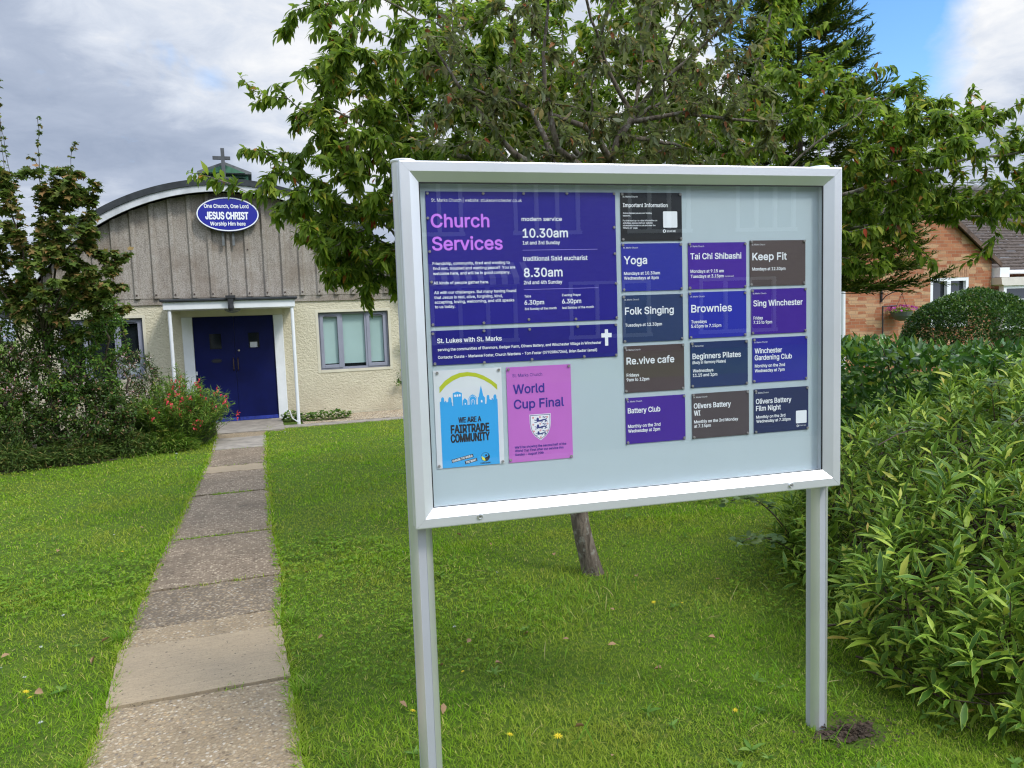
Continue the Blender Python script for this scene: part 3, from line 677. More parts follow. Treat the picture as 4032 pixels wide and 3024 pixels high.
for r_, cz_ in ((.0058, .200), (.0115, .2055)):
    ar = [(.1182 + r_ * math.cos(a), cz_ + r_ * 1.0 * math.sin(a)) for a in np.linspace(0, math.pi, 13)]
    ar = [(.1182 + r_, .1900)] + ar + [(.1182 - r_, .1900)]; r2 = r_ - .0011
    br_ = [(.1182 + r2, .1900)] + [(.1182 + r2 * math.cos(a), cz_ + r2 * math.sin(a)) for a in np.linspace(0, math.pi, 13)] + [(.1182 - r2, .1900)]
    for k in range(len(ar) - 1): mb.flat([br_[k], ar[k], ar[k+1], br_[k+1]], -.0021)
mb.build('window_print', mat('paper_white', (.78, .79, .81), .5), sk)
ao = [(0.0169, 0.2492), (0.0352, 0.2679), (0.0568, 0.2811), (0.0807, 0.2891), (0.1044, 0.2905), (0.1303, 0.2865), (0.1539, 0.2772), (0.1774, 0.2628), (0.1961, 0.2471)]
ai = [(0.0169, 0.2307), (0.0368, 0.2516), (0.0585, 0.2661), (0.0825, 0.2758), (0.1066, 0.2783), (0.1310, 0.2740), (0.1548, 0.2635), (0.1769, 0.2493), (0.1961, 0.2305)]
mb = MB()
for k in range(8): mb.flat([ai[k], ai[k+1], ao[k+1], ao[k]], -.0018)
mb.build('arch_print', mat('yellow_green_print', sr(178, 186, 34), .5), nb)
def rot_text(mb, body, cx_, cz_, wd, cap, ang, y):
    V, F = text_geo(body, cap, wd, -wd / 2, -cap / 2, 'k'); c_, s2 = math.cos(ang), math.sin(ang)
    mb.add([(cx_ + a * c_ - b * s2, y - d, cz_ + a * s2 + b * c_) for a, b, d in V], F)
ang = math.radians(11); mb = MB(); tx = MB()
for body, cx_, cz_, wd in (('CHOOSE THE WORLD', .0790, .0262, .064), ('YOU WANT', .1055, .0158, .034)):
    c_, s2 = math.cos(ang), math.sin(ang); hw, hh = wd / 2 + .0025, .0050
    mb.flat([(cx_ + a * c_ - b * s2, cz_ + a * s2 + b * c_) for a, b in ((-hw, -hh), (hw, -hh), (hw, hh), (-hw, hh))], -.0020)
    rot_text(tx, body, cx_, cz_, wd, .0066, ang, -.0023)
tg = mb.build('slogan_tag', BLACK_INK, nb); tx.build('slogan', WHITE_INK, tg)
cx_, cz_, R_ = .1509, .0253, .0140; circ = lambda r_, a0=0, a1=2*math.pi, n=28, ox=0, oz=0: [(cx_ + ox + r_ * math.cos(a), cz_ + oz + r_ * math.sin(a)) for a in np.linspace(a0, a1, n)]
mk = MB().flat(circ(R_)[:-1], -.0020).build('round_mark', BLACK_INK, nb)
MB().flat(circ(R_ * .93, math.radians(60), math.radians(250), 16) + [(cx_ - .001, cz_ - .003), (cx_ + .003, cz_ + .004)], -.0022).flat(circ(.0058, 0, 2*math.pi, 18, .0035, .0055)[:-1], -.00225).build('mark_blue', BLUE, mk)
MB().flat(circ(R_ * .86, math.radians(165), math.radians(268), 12) + [(cx_ - .002, cz_ - .0045), (cx_ - .006, cz_ - .001)], -.00245).build('mark_yellow', mat('yellow_print', sr(226, 222, 60), .5), mk)
MB().flat(circ(.0030, 0, 2*math.pi, 14, .0022, .0050)[:-1], -.0025).build('mark_dot', BLACK_INK, mk)

# pink poster with the crest
nb = notice('pink_poster', 'pink', 'pink poster with indigo World Cup Final heading and shield crest', 'poster', .3055, 1.0825, .2095, .2985, sr(204, 112, 204), NAVY_INK, title=[1, 2],
            pins=[(.006, .2924), (.2024, .2923), (.0048, .008), (.2046, .0048)], group='posters in the lower left of the board')
def shield(k):
    L_ = [(0, .147), (.0005, .118), (.003, .1015), (.0085, .088), (.0175, .0765), (.0345, .0640)]
    c0 = (.1045, .108); P_ = [(.0698 + a, b) for a, b in L_] + [(.1391 - a, b) for a, b in L_[::-1][1:]]
    return [(c0[0] + (a - c0[0]) * k, c0[1] + (b - c0[1]) * k) for a, b in P_]
sh = MB().flat(shield(1.0), -.0020).build('crest_shield', mat('crest_white', (.80, .80, .82), .5), nb)
so, si = shield(.945), shield(.90); mb = MB()
for k in range(len(so)): mb.flat([si[k], so[k], so[(k+1) % len(so)], si[(k+1) % len(so)]], -.0022)
def lion(cz_, s=1.0):
    cx0 = .1045
    def q(pts): mb.flat([(cx0 + a * s, cz_ + b * s) for a, b in pts], -.0022)
    def bar(pts, w0, w1):
        for i in range(len(pts) - 1):
            a, b = Vector(pts[i]), Vector(pts[i+1]); d = (b - a).normalized(); nn = Vector((-d.y, d.x))
            u0 = w0 + (w1 - w0) * i / (len(pts)-1); u1 = w0 + (w1 - w0) * (i+1) / (len(pts)-1)
            q([tuple(a + nn*u0), tuple(a - nn*u0), tuple(b - nn*u1), tuple(b + nn*u1)])
    q([(-.0085 + .0042 * math.cos(a), .0025 + .0056 * math.sin(a)) for a in np.linspace(0, 2 * math.pi, 14)[:-1]])    # maned head
    bar([(-.008, -.002), (-.002, -.0035), (.006, -.0012), (.013, .0006), (.019, -.001)], .0030, .0020)                 # body
    bar([(-.009, -.003), (-.015, -.001), (-.020, .001)], .0014, .0009); bar([(-.008, -.004), (-.013, -.007), (-.020, -.0075)], .0015, .0009)
    bar([(.004, -.002), (.007, -.006), (.003, -.0085)], .0016, .0009); bar([(.017, -.001), (.019, -.0055), (.014, -.0085)], .0017, .0009)
    bar([(.018, -.002), (.022, -.004), (.023, -.0075)], .0015, .0009); bar([(.019, .000), (.022, .003), (.017, .0045), (.012, .0075), (.017, .0095), (.021, .0085)], .0009, .0007)
    q([(.009, .007), (.013, .0085), (.012, .011), (.007, .0095)])
lion(.1285, .98); lion(.1075, .94); lion(.0868, .82)
mb.build('crest_lions', mat('crest_navy', sr(34, 44, 120), .5), sh)
mb = MB()
for a, b in [(0.0811, 0.1366), (0.1036, 0.1375), (0.1275, 0.1366), (0.0812, 0.1149), (0.1042, 0.1165), (0.128, 0.1152), (0.0825, 0.0935), (0.104, 0.0950), (0.1264, 0.0933), (0.1046, 0.0735)]:
    o_ = [(a + .0028 * math.cos(k), b + .0028 * math.sin(k)) for k in np.linspace(0, 2*math.pi, 11)]; i_ = [(a + .0013 * math.cos(k), b + .0013 * math.sin(k)) for k in np.linspace(0, 2*math.pi, 11)]
    for k in range(10): mb.flat([i_[k], o_[k], o_[k+1], i_[k+1]], -.0022)
mb.build('crest_roses', mat('crest_red', sr(206, 60, 50), .5), sh)

# ================================================================ church hall
D = 13.2313; XC, RR, ZC = -.30, 3.55, .335
church = thing('church_hall', 'grey barrel-roofed church hall with cream roughcast walls and blue double doors', 'church', (XC, D, 0))
arc = lambda x, off=0.0: ZC + math.sqrt(max((RR + off)**2 - (x - XC)**2, 0))
def grid_wall(name, xs, zs, holes, y0, y1, material, parent):
    xs = sorted(set(xs + [h[0] for h in holes] + [h[1] for h in holes])); zs = sorted(set(zs + [h[2] for h in holes] + [h[3] for h in holes]))
    solid = lambda i, j: 0 <= i < len(xs)-1 and 0 <= j < len(zs)-1 and not any(h[0]-1e-6 <= xs[i] and xs[i+1] <= h[1]+1e-6 and h[2]-1e-6 <= zs[j] and zs[j+1] <= h[3]+1e-6 for h in holes)
    mb = MB()
    for i in range(len(xs)-1):
        for j in range(len(zs)-1):
            if not solid(i, j): continue
            a, b, c, d = xs[i], xs[i+1], zs[j], zs[j+1]
            mb.add([(a,y0,c),(b,y0,c),(b,y0,d),(a,y0,d)], [(0,1,2,3)]); mb.add([(a,y1,c),(b,y1,c),(b,y1,d),(a,y1,d)], [(3,2,1,0)])
            if not solid(i-1, j): mb.add([(a,y0,c),(a,y0,d),(a,y1,d),(a,y1,c)], [(0,1,2,3)])
            if not solid(i+1, j): mb.add([(b,y0,c),(b,y1,c),(b,y1,d),(b,y0,d)], [(0,1,2,3)])
            if not solid(i, j-1): mb.add([(a,y0,c),(a,y1,c),(b,y1,c),(b,y0,c)], [(0,1,2,3)])
            if not solid(i, j+1): mb.add([(a,y0,d),(b,y0,d),(b,y1,d),(a,y1,d)], [(0,1,2,3)])
    return wbuild(mb, name, material, parent)
WL, WR = (-2.82, -1.640, .795, 1.752), (1.053, 2.232, .773, 1.748)
wall = grid_wall('wall', [-3.38, 2.78], [-.05, 1.96], [WL, WR, (-1.075, .478, -.05, 1.90)], D, D + .22, M['roughcast'], church)
mb = MB()
for xa in (-3.38, 2.78 - .2): mb.box(xa, xa + .2, D + .22, D + 16, -.05, 2.0)
mb.box(-3.38, 2.78, D + 16, D + 16.2, -.05, 2.0)
wbuild(mb, 'side_wall', M['roughcast'], church)
# smooth painted bands round the windows
for h in (WL, WR):
    mb = MB(); e = .045; y = D - .006
    mb.box(h[0]-e, h[0], y, D + .05, h[2]-e, h[3]+e); mb.box(h[1], h[1]+e, y, D + .05, h[2]-e, h[3]+e)
    mb.box(h[0], h[1], y, D + .05, h[3], h[3]+e); mb.box(h[0], h[1], y - .004, D + .05, h[2]-e, h[2])
    wbuild(mb, 'window_surround', M['cream_plain'], church)
def sash_window(h, cuts, blind, y, parent, label):
    win = wbuild(MB().box(h[0]-.001, h[1]+.001, y + .075, y + .10, h[2]-.001, h[3]+.001), 'window', M['dark_glass'], parent); win['label'] = label
    xs = [h[0]] + cuts + [h[1]]; mb = MB(); o_ = .036
    mb.box(h[0], h[1], y, y + .06, h[2], h[2] + o_); mb.box(h[0], h[1], y, y + .06, h[3] - o_, h[3])
    for k, x in enumerate(xs):
        a, b = (x, x + o_) if k == 0 else ((x - o_, x) if k == len(xs)-1 else (x - .022, x + .022))
        mb.box(a, b, y, y + .06, h[2] + o_, h[3] - o_)
    wbuild(mb, 'frame', M['grey_frame'], win)
    for k in range(len(xs) - 1):
        a, b = xs[k] + (.036 if k == 0 else .022), xs[k+1] - (.036 if k == len(xs)-2 else .022); c, d = h[2] + .036, h[3] - .036
        if k != 1:
            mb = MB(); s_ = .045; yy = y - .014
            mb.box(a - .012, a + s_, yy, y + .05, c - .012, d + .012); mb.box(b - s_, b + .012, yy, y + .05, c - .012, d + .012)
            mb.box(a + s_, b - s_, yy, y + .05, c - .012, c + s_); mb.box(a + s_, b - s_, yy, y + .05, d - s_, d + .012)
            sh_ = wbuild(mb, 'sash', M['grey_frame'], win, bevel=.004)
            a, b, c, d = a + s_, b - s_, c + s_, d - s_
            wbuild(MB().box(a + .02, b - .02, yy - .012, yy - .001, d + .016, d + .024), 'trickle_vent', M['black'], win)
        if blind:
            wbuild(MB().box(a + .002, b - .002, y + .055, y + .058, c + (.055 if k == 1 else .018), d), 'blind', M['blind'], win)
    return win
sash_window(WR, [WR[0] + .385, WR[0] + .80], True, D + .07, church, 'grey framed window with pale blinds drawn')
wl = sash_window(WL, [-2.43, -2.04], False, D + .07, church, 'grey framed window with dark glass')
wbuild(MB().box(-1.985, -1.725, D + .12, D + .123, .875, 1.03), 'paper_sign', mat('pale_paper', (.42, .47, .47), .6), wl)

# cladding with standing ribs, cut to the curve of the roof
ribs = [-.291 + .2775 * k for k in range(-12, 12)]
xs = [-3.30]
for r_ in ribs: xs += [r_ - .050, r_ - .024, r_ + .024, r_ + .050]
xs = sorted(x for x in set(np.round(xs, 4)) if -3.3 <= x <= 2.70) + [2.70]
yo = lambda x: min([0.0 if abs(abs(x - r_) - .024) < 1e-3 else 1.0 for r_ in ribs])
mb = MB(); V = []
for x in xs:
    y = D - .035 - (.042 if yo(x) == 0 else 0); V += [(x, y, 2.045), (x, y, max(arc(x, -.19), 2.05))]
mb.add(V, [(2*k, 2*k+2, 2*k+3, 2*k+1) for k in range(len(xs)-1)])
wbuild(mb, 'cladding', M['cladding'], church)
pts = [(x, max(arc(x, -.2), 2.0)) for x in np.linspace(-3.32, 2.72, 60)]
wbuild(MB().prism([(2.72, 2.0), ] + pts[::-1] + [(-3.32, 2.0)][:0], D + .02, D + .1), 'gable', M['cladding'], church)
mb = MB()
xs2 = [-3.35, -2.54, -1.87, -.86, -.1, .55, 1.4, 2.75]
for a, b in zip(xs2[:-1], xs2[1:]): mb.box(a + .003, b - .003, D - .028, D - .004, 1.945, 2.062)
wbuild(mb, 'flashing', M['cladding'], church)
mb = MB()
for r_ in ribs:
    if -3.2 < r_ < 2.7:
        mb.lathe([(.014, -.004), (.012, -.012), (.004, -.016), (.0, -.016)], (r_, D - .077, 2.10), 8, 'y')
        if int(r_ * 10) % 3 == 0 and arc(r_, -.2) > 2.9: mb.lathe([(.014, -.004), (.012, -.012), (.0, -.016)], (r_ + .012, D - .077, 2.80), 8, 'y')
wbuild(mb, 'fixing_bolt', mat('rusty_bolt', (.07, .045, .035), .8), church)
def arc_band(off0, off1, y0, y1, a0=-3.2, a1=2.6, n=64):
    mb = MB(); xs = np.linspace(a0, a1, n); V = []
    th = [math.atan2(arc(x) - ZC, x - XC) for x in xs]
    for t_ in th:
        for o_ in (off0, off1):
            for y in (y0, y1): V.append((XC + (RR + o_) * math.cos(t_), y, ZC + (RR + o_) * math.sin(t_)))
    F = []
    for k in range(n - 1):
        b = 4*k; F += [(b, b+4, b+6, b+2), (b+1, b+3, b+7, b+5), (b+2, b+6, b+7, b+3), (b, b+1, b+5, b+4)]
    F += [(0, 2, 3, 1), (4*n-4, 4*n-3, 4*n-1, 4*n-2)]
    return mb.add(V, F)
wbuild(arc_band(-.095, 0.0, D - .30, D + 16.2, -3.52, 2.92), 'roof', M['felt'], church)
wbuild(arc_band(-.195, -.097, D - .275, D - .235, -3.42, 2.82), 'fascia', mat('dull_white_paint', (.50, .51, .52), .6, vary=.22, vscale=5, bump=.2), church)
wbuild(arc_band(-.100, -.0865, D - .235, D + .05, -3.42, 2.82), 'soffit', M['grey_wood'], church)
# canopy over the doors
YC = 12.29
can = wbuild(MB().box(-1.235, .64, YC, D, 1.838, 1.955), 'canopy', M['white'], church, bevel=.006)
wbuild(MB().box(-1.275, .68, YC - .045, D - .003, 1.957, 1.995), 'canopy_felt', M['felt'], can, bevel=.01)
for x, zb in ((-1.155, -.02), (.595, -.02)):
    wbuild(MB().tube([(x, YC + .045, zb), (x, YC + .045, 1.836)], .026, 12), 'canopy_post', M['white'], church)
wbuild(MB().tube([(.595, YC + .04, .02), (.50, YC - .02, .10), (.46, YC - .06, .23)], .010, 6), 'broken_pipe', M['white'], church)
lamp = wbuild(MB().box(-.36, -.22, YC - .10, YC - .045, 1.985, 2.03).box(-.33, -.25, YC - .09, YC - .05, 1.90, 1.985).lathe([(.03, 1.80), (.045, 1.84), (.04, 1.90), (.0, 1.905)], (-.29, YC - .075, 0), 10), 'flood_light', M['black'], church)
wbuild(MB().lathe([(.0, 1.775), (.06, 1.785), (.11, 1.81), (.125, 1.837)], (-.28, 12.72, 0), 20), 'dome_light', mat('grey_diffuser', (.22, .23, .24), .3), church, smooth=True)
# door case and doors
mb = MB(); y0 = D - .035
for a, b in ((-1.073, -.915), (.326, .476)): wbuild(MB().box(a, b, y0, D + .2, -.02, 1.735), 'door_jamb', M['white'], church, bevel=.008)
wbuild(MB().box(-1.073, .476, y0 + .004, D + .2, 1.7365, 1.899), 'door_header', M['cream_plain'], church)
wbuild(MB().box(-.915, .326, D - .04, D + .12, -.02, .012), 'threshold', M['cream_step'], church)
for k, (a, b) in enumerate(((-.911, -.2965), (-.2925, .322))):
    wx = (-.676, -.498) if k == 0 else (-.080, .088); z0, z1 = 1.208, 1.455; mb = MB(); ya, yb = D + .005, D + .05
    mb.box(a, b, ya, yb, .016, z0); mb.box(a, b, ya, yb, z1, 1.7335); mb.box(a, wx[0], ya, yb, z0, z1); mb.box(wx[1], b, ya, yb, z0, z1)
    dr = wbuild(mb, 'door', M['door_blue'], church); dr['label'] = ('left' if k == 0 else 'right') + ' leaf of the blue double doors'
    wbuild(MB().box(wx[0], wx[1], ya + .02, ya + .03, z0, z1), 'door_window', M['dark_glass'], dr)
    mb = MB()
    for (p, q, r_, s_) in ((wx[0] - .012, wx[0], z0 - .012, z1 + .012), (wx[1], wx[1] + .012, z0 - .012, z1 + .012), (wx[0], wx[1], z0 - .012, z0), (wx[0], wx[1], z1, z1 + .012)): mb.box(p, q, ya - .008, ya + .01, r_, s_)
    wbuild(mb, 'window_bead', M['door_blue'], dr)
    wbuild(MB().box(a + .004, b - .004, ya - .022, ya - .001, .02, .075), 'kick_rail', mat('worn_blue_paint', (.016, .035, .26), .6, vary=.5, vscale=12, bump=.2), dr)
    hx_ = -.331 if k == 0 else -.262
    wbuild(MB().tube([(hx_, ya, .85), (hx_, ya - .04, .87), (hx_, ya - .045, .95), (hx_, ya - .04, 1.03), (hx_, ya, 1.05)], .010, 8), 'pull_handle', mat('dark_bronze', (.09, .06, .05), .4, .6), dr)
    if k == 0:
        wbuild(MB().prism([(-.588 + .082 * math.cos(t_), 1.018 + .036 * math.sin(t_)) for t_ in np.linspace(0, 2*math.pi, 25)[:-1]], ya - .008, ya - .0005), 'letter_plate', mat('dark_letter_plate', (.012, .014, .03), .5, .3), dr)
        wbuild(MB().box(-.645, -.531, ya - .013, ya - .008, 1.006, 1.03), 'letter_flap', M['black'], dr)
        wbuild(MB().box(-.9105, -.888, ya - .02, ya - .001, .80, .86), 'door_stop', M['white'], dr)
    else:
        wbuild(MB().lathe([(.017, -.001), (.017, -.010), (.012, -.014), (.0, -.014)], (-.238, ya, 1.172), 16, 'y'), 'door_lock', mat('dull_brass', (.5, .45, .38), .35, .9), dr)
        wbuild(MB().box(-.06, .055, ya + .016, ya + .0195, 1.214, 1.302), 'paper_note', mat('white_paper', (.62, .63, .66), .7), dr)
# louvred cupola and the cross on the ridge
cup = wbuild(MB().box(-.645, .085, 13.62, 14.3, 3.80, 4.075), 'cupola', M['green_paint'], church)
wbuild(MB().prism([(-.70, 4.072), (.14, 4.072), (.14, 4.105), (-.28, 4.265), (-.70, 4.105)], 13.55, 14.36), 'cupola_roof', M['grey_wood'], cup)
wbuild(MB().prism([(-.60, 4.085), (.04, 4.085), (-.28, 4.215)], 13.53, 13.549), 'pediment', M['green_paint'], cup)
mb = MB()
for k in range(4): mb.add([(-.60, 13.575, 3.885 + .045*k), (.04, 13.575, 3.885 + .045*k), (.04, 13.618, 3.925 + .045*k), (-.60, 13.618, 3.925 + .045*k)], [(0,1,2,3)])
wbuild(mb, 'louvre', mat('dark_green_louvre', (.02, .05, .035), .8), cup)
wbuild(MB().box(-.318, -.262, 13.40, 13.45, 3.84, 4.452).box(-.446, -.318, 13.402, 13.448, 4.272, 4.322).box(-.262, -.176, 13.402, 13.448, 4.272, 4.322), 'roof_cross', M['slate_wood'], church)
wbuild(MB().box(-.42, -.16, 13.36, 13.50, 3.83, 3.985), 'cross_base', M['grey_wood'], church)

# oval sign on the gable
sg = thing('oval_sign', 'oval blue sign with white lettering fixed high on the church gable', 'sign', (-.262, 13.10, 3.345))
el = lambda a, b, n=56: [(-.262 + a * math.cos(t_), 3.345 + b * math.sin(t_)) for t_ in np.linspace(0, 2*math.pi, n + 1)[:-1]]
wbuild(MB().prism(el(.472, .273), 13.045, 13.10), 'sign_board', mat('dark_sign_edge', (.012, .014, .05), .4), sg)
mb = MB(); o_, i_ = el(.464, .265), el(.447, .248)
for k in range(56): mb.flat([i_[k], o_[k], o_[(k+1) % 56], i_[(k+1) % 56]], 13.0425)
wbuild(mb, 'border', WHITE_INK, sg)
wbuild(MB().flat(el(.447, .248), 13.0435), 'blue_panel', mat('sign_blue', (.008, .012, .27), .25, spec=.6), sg)
so = lettering([('One Church, One Lord', -.609, 3.443, .664, .057, 'b'), ('JESUS CHRIST', -.600, 3.268, .645, .108, 'k'), ('Worship Him here', -.535, 3.168, .530, .057, 'b')], 13.040, sg, WHITE_INK)
so.location = -Vector(sg.location)
for x in (-.36, -.205): wbuild(MB().box(x - .018, x + .018, 13.105, 13.15, 2.86, 3.20), 'bracket', M['grey_wood'], sg)

# ================================================================ neighbour's brick house
house = thing('brick_house', "neighbour's low orange brick house with grey tiled roof behind the hedge", 'house', (15.0, 13.2, 0))
HW = (14.43, 15.56, .98, 2.09)
xs = [11.9, 16.26]; PK = (14.08, 4.02)
grid_wall('wall', xs, [-.05, 2.44], [HW], 13.2, 13.45, M['brick'], house)
wbuild(MB().prism([(11.9, 2.4405), (16.26, 2.4405), PK], 13.2, 13.45), 'gable', M['brick'], house)
mb = MB()
for k in range(17): mb.box(HW[0] + .005 + k * .0665, HW[0] + .005 + k * .0665 + .056, 13.195, 13.3, 2.092, 2.31)
wbuild(mb, 'brick_lintel', mat('lintel_brick', (.40, .22, .12), .85, vary=.35, vscale=14), house)
wbuild(MB().box(16.26, 16.3, 13.25, 17.2, -.05, 2.4).box(16.3, 22, 13.55, 13.75, -.05, 2.25), 'front_wall', M['brick'], house)
mb = MB(); sl = (PK[1] - 2.44) / (16.26 - PK[0])
for sgn, xe in ((1, 16.40), (-1, 11.76)):
    n_ = 18; x0, z0 = PK[0], PK[1] + .10
    for k in range(n_):
        xa, xb = x0 + (xe - x0) * k / n_, x0 + (xe - x0) * (k + 1) / n_; za, zb = z0 - sl * abs(xa - x0), z0 - sl * abs(xb - x0)
        mb.add([(xa, 13.08, za), (xb, 13.08, zb), (xb, 17.5, zb), (xa, 17.5, za), (xa, 13.08, za - .04), (xb, 13.08, zb - .055), (xb, 17.5, zb - .055), (xa, 17.5, za - .04)],
               [(0,1,2,3) if sgn > 0 else (3,2,1,0), (0,4,5,1), (1,5,6,2), (4,7,6,5)])
wbuild(mb, 'wing_roof', M['tile'], house)
wbuild(MB().add([(PK[0], 13.06, PK[1] + .06), (16.42, 13.06, 2.40), (16.42, 13.06, 2.29), (PK[0], 13.06, PK[1] - .05), (PK[0], 13.10, PK[1] + .06), (16.42, 13.10, 2.40), (16.42, 13.10, 2.29), (PK[0], 13.10, PK[1] - .05)], [(0,3,2,1), (4,5,6,7), (0,1,5,4), (3,7,6,2), (1,2,6,5)]), 'bargeboard', M['fascia_brown'], house)
# main roof: overlapping tile courses facing the viewer
mb = MB(); n_ = 30; ye, ze, yr, zr = 13.28, 2.235, 17.1, 4.80
rt = random.Random(5)
for k in range(n_):
    y0, y1 = ye + (yr - ye) * k / n_, ye + (yr - ye) * (k + 1.0) / n_; z0, z1 = ze + (zr - ze) * k / n_ + .028, ze + (zr - ze) * (k + 1.0) / n_ + .002
    x = 16.32 - 1.9 * k / n_ * .9
    while x < 22.4 - .6 * k / n_:
        j = rt.uniform(-.006, .006); wd = .29
        mb.add([(x, y0, z0 + j), (x + wd, y0, z0 + j), (x + wd, y1 + .02, z1 + j), (x, y1 + .02, z1 + j), (x, y0, z0 - .03 + j), (x + wd, y0, z0 - .03 + j)], [(0,1,2,3), (4,5,1,0), (0,3,4), (1,5,2)]); x += wd + .004
wbuild(mb, 'main_roof', M['tile'], house)
wbuild(MB().tube([(14.2, yr, zr + .03), (21.4, yr, zr + .03)], .11, 10).tube([(21.4, yr, zr + .03), (22.8, 14.6, 3.2)], .11, 10), 'ridge_tile', mat('grey_ridge_tile', (.16, .15, .145), .9, vary=.4, vscale=8, bump=.4), house)
wbuild(MB().add([(21.4, yr, zr), (22.8, 14.4, 3.1), (27, 16.5, 3.2), (27, 18.6, 4.6)], [(0,1,2,3)]), 'hip_roof', M['tile'], house)
wbuild(MB().box(20.0, 22.0, 15.45, 16.6, 3.86, 4.02), 'dormer_fascia', M['upvc'], house)
wbuild(MB().box(19.9, 22.0, 15.40, 16.7, 4.023, 4.06), 'dormer_roof', M['felt'], house)
wbuild(MB().box(16.305, 16.60, 13.02, 13.5, 2.07, 2.285), 'soffit_box', M['upvc'], house)
wbuild(MB().tube([(16.6, 13.24, 2.19), (22, 13.24, 2.19)], .05, 8), 'gutter', M['upvc'], house)
wbuild(MB().prism([(16.26, 2.06), (16.29, 1.90), (16.36, 1.87), (22, 1.87), (22, 2.06)], 12.95, 13.25), 'bay_cornice', M['cornice'], house)
bay = wbuild(MB().box(16.5, 22, 13.08, 13.10, .9, 1.80), 'bay_window', M['dark_glass'], house)
mb = MB()
for (a, b, c, d) in ((16.40, 22, 1.80, 1.868), (16.40, 22, 1.46, 1.56), (16.40, 22, .85, .93)): mb.box(a, b, 13.0, 13.12, c, d)
for a in (16.40, 17.28, 18.2, 19.1, 20): mb.box(a, a + .09, 12.998, 13.118, .93, 1.46); mb.box(a, a + .09, 12.998, 13.118, 1.56, 1.80)
wbuild(mb, 'frame', M['upvc'], bay)
win = wbuild(MB().box(HW[0], HW[1], 13.29, 13.31, HW[2], HW[3]), 'window', M['dark_glass'], house)
mb = MB(); f_ = .075
mb.box(HW[0], HW[0] + f_, 13.2, 13.28, HW[2], HW[3]); mb.box(HW[1] - f_, HW[1], 13.2, 13.28, HW[2], HW[3]); mb.box(14.92, 15.03, 13.2, 13.28, HW[2], HW[3])
for a, b in ((HW[0] + f_, 14.92), (15.03, HW[1] - f_)): mb.box(a, b, 13.202, 13.282, HW[3] - f_, HW[3]); mb.box(a, b, 13.202, 13.282, HW[2], HW[2] + f_)
mb.box(15.03, HW[1] - f_, 13.195, 13.282, 1.66, 1.76)
wbuild(mb, 'frame', M['upvc'], win)
wbuild(MB().tube([(11.95, 13.14, .1), (11.95, 13.14, 2.1)], .045, 10), 'downpipe', M['upvc'], house)

# wall bracket, hanging basket and hook pole by the house
br = thing('wall_bracket', 'black scrolled iron bracket on the brick wall above the hanging basket', 'bracket', (13.02, 13.17, 1.6))
mb = MB().box(13.005, 13.035, 13.16, 13.196, 1.59, 1.85)
mb.tube([(13.02, 13.15, 1.63), (13.06, 13.1, 1.72), (13.14, 13.0, 1.79), (13.24, 12.95, 1.815), (13.33, 12.93, 1.79), (13.35, 12.93, 1.75), (13.32, 12.93, 1.74)], .011, 7)
mb.tube([(13.02, 13.15, 1.80), (13.07, 13.1, 1.83), (13.11, 13.06, 1.80), (13.08, 13.08, 1.77)], .008, 6)
wbuild(mb, 'iron_scroll', M['black'], br)
hp = thing('hook_pole', 'thin black metal pole with a short side arm, left of the hanging basket', 'pole', (12.83, 12.95, 0))
wbuild(MB().tube([(12.83, 12.95, -.1), (12.83, 12.95, 1.50)], .016, 8).tube([(12.83, 12.95, 1.495), (13.22, 12.95, 1.505)], .013, 8), 'pole_rod', M['black'], hp)
hb = thing('hanging_basket', 'grey hanging basket of magenta flowers in front of the brick wall', 'hanging basket', (13.33, 12.93, 1.17))
wbuild(MB().lathe([(.05, 1.17), (.13, 1.20), (.20, 1.28), (.235, 1.37), (.22, 1.37), (.12, 1.24)], (13.33, 12.93, 0), 20), 'bowl', mat('grey_green_bowl', (.10, .115, .10), .7, vary=.2), hb)
wbuild(MB().tube([(13.33, 12.93, 1.75), (13.13, 12.93, 1.37)], .004, 5).tube([(13.33, 12.93, 1.75), (13.53, 12.93, 1.37)], .004, 5), 'chain', M['black'], hb)

# overhead wires on the right
for k, (a, b) in enumerate((((33.0, 30.0, 7.55), (46, 30, 8.75)), ((35.0, 30.0, 8.45), (46, 30, 9.1)))):
    a, b = Vector(a), Vector(b); P_ = [a.lerp(b, q / 10) - Vector((0, 0, .25 * math.sin(math.pi * q / 10))) for q in range(11)]
    tag(MB().tube(P_, .018, 5).build('overhead_wire', M['black']), ('lower' if k == 0 else 'upper') + ' thin overhead wire crossing the sky beyond the house roof', 'wire')

# terrace across the street: behind the viewer, mirrored in the case glass
sp_ = thing('terrace_house', 'brown brick terrace across the street, seen only mirrored in the board glass', 'building', (8, -19, 0))
holes = [(x, x + 2.0, 3.9, 5.7) for x in (-2.5, 1.2, 4.9, 8.6, 12.3, 16.0)] + [(x, x + 2.6, .6, 2.3) for x in (-2.2, 2.2, 6.6, 11.0, 15.4)]
grid_wall('wall', [-8, 24], [-.1, 6.4], holes, -19.3, -19.0, M['brick_dark'], sp_)
wbuild(MB().box(-8.3, 24.3, -22.5, -18.7, 6.4, 6.75).add([(-8.3, -18.7, 6.75), (24.3, -18.7, 6.75), (24.3, -22.5, 9.0), (-8.3, -22.5, 9.0)], [(0,1,2,3), (3,2,1,0)]), 'roof', M['tile'], sp_)
mb = MB(); gl = MB()
for (a, b, c, d) in holes:
    gl.box(a, b, -19.12, -19.10, c, d); nn = 3
    for k in range(nn + 1): xx = a + (b - a) * k / nn; mb.box(xx - .06, xx + .06, -19.08, -18.98, c, d)
    mb.box(a - .1, b + .1, -19.07, -18.94, c - .12, c); mb.box(a, b, -19.075, -18.985, d - .1, d)
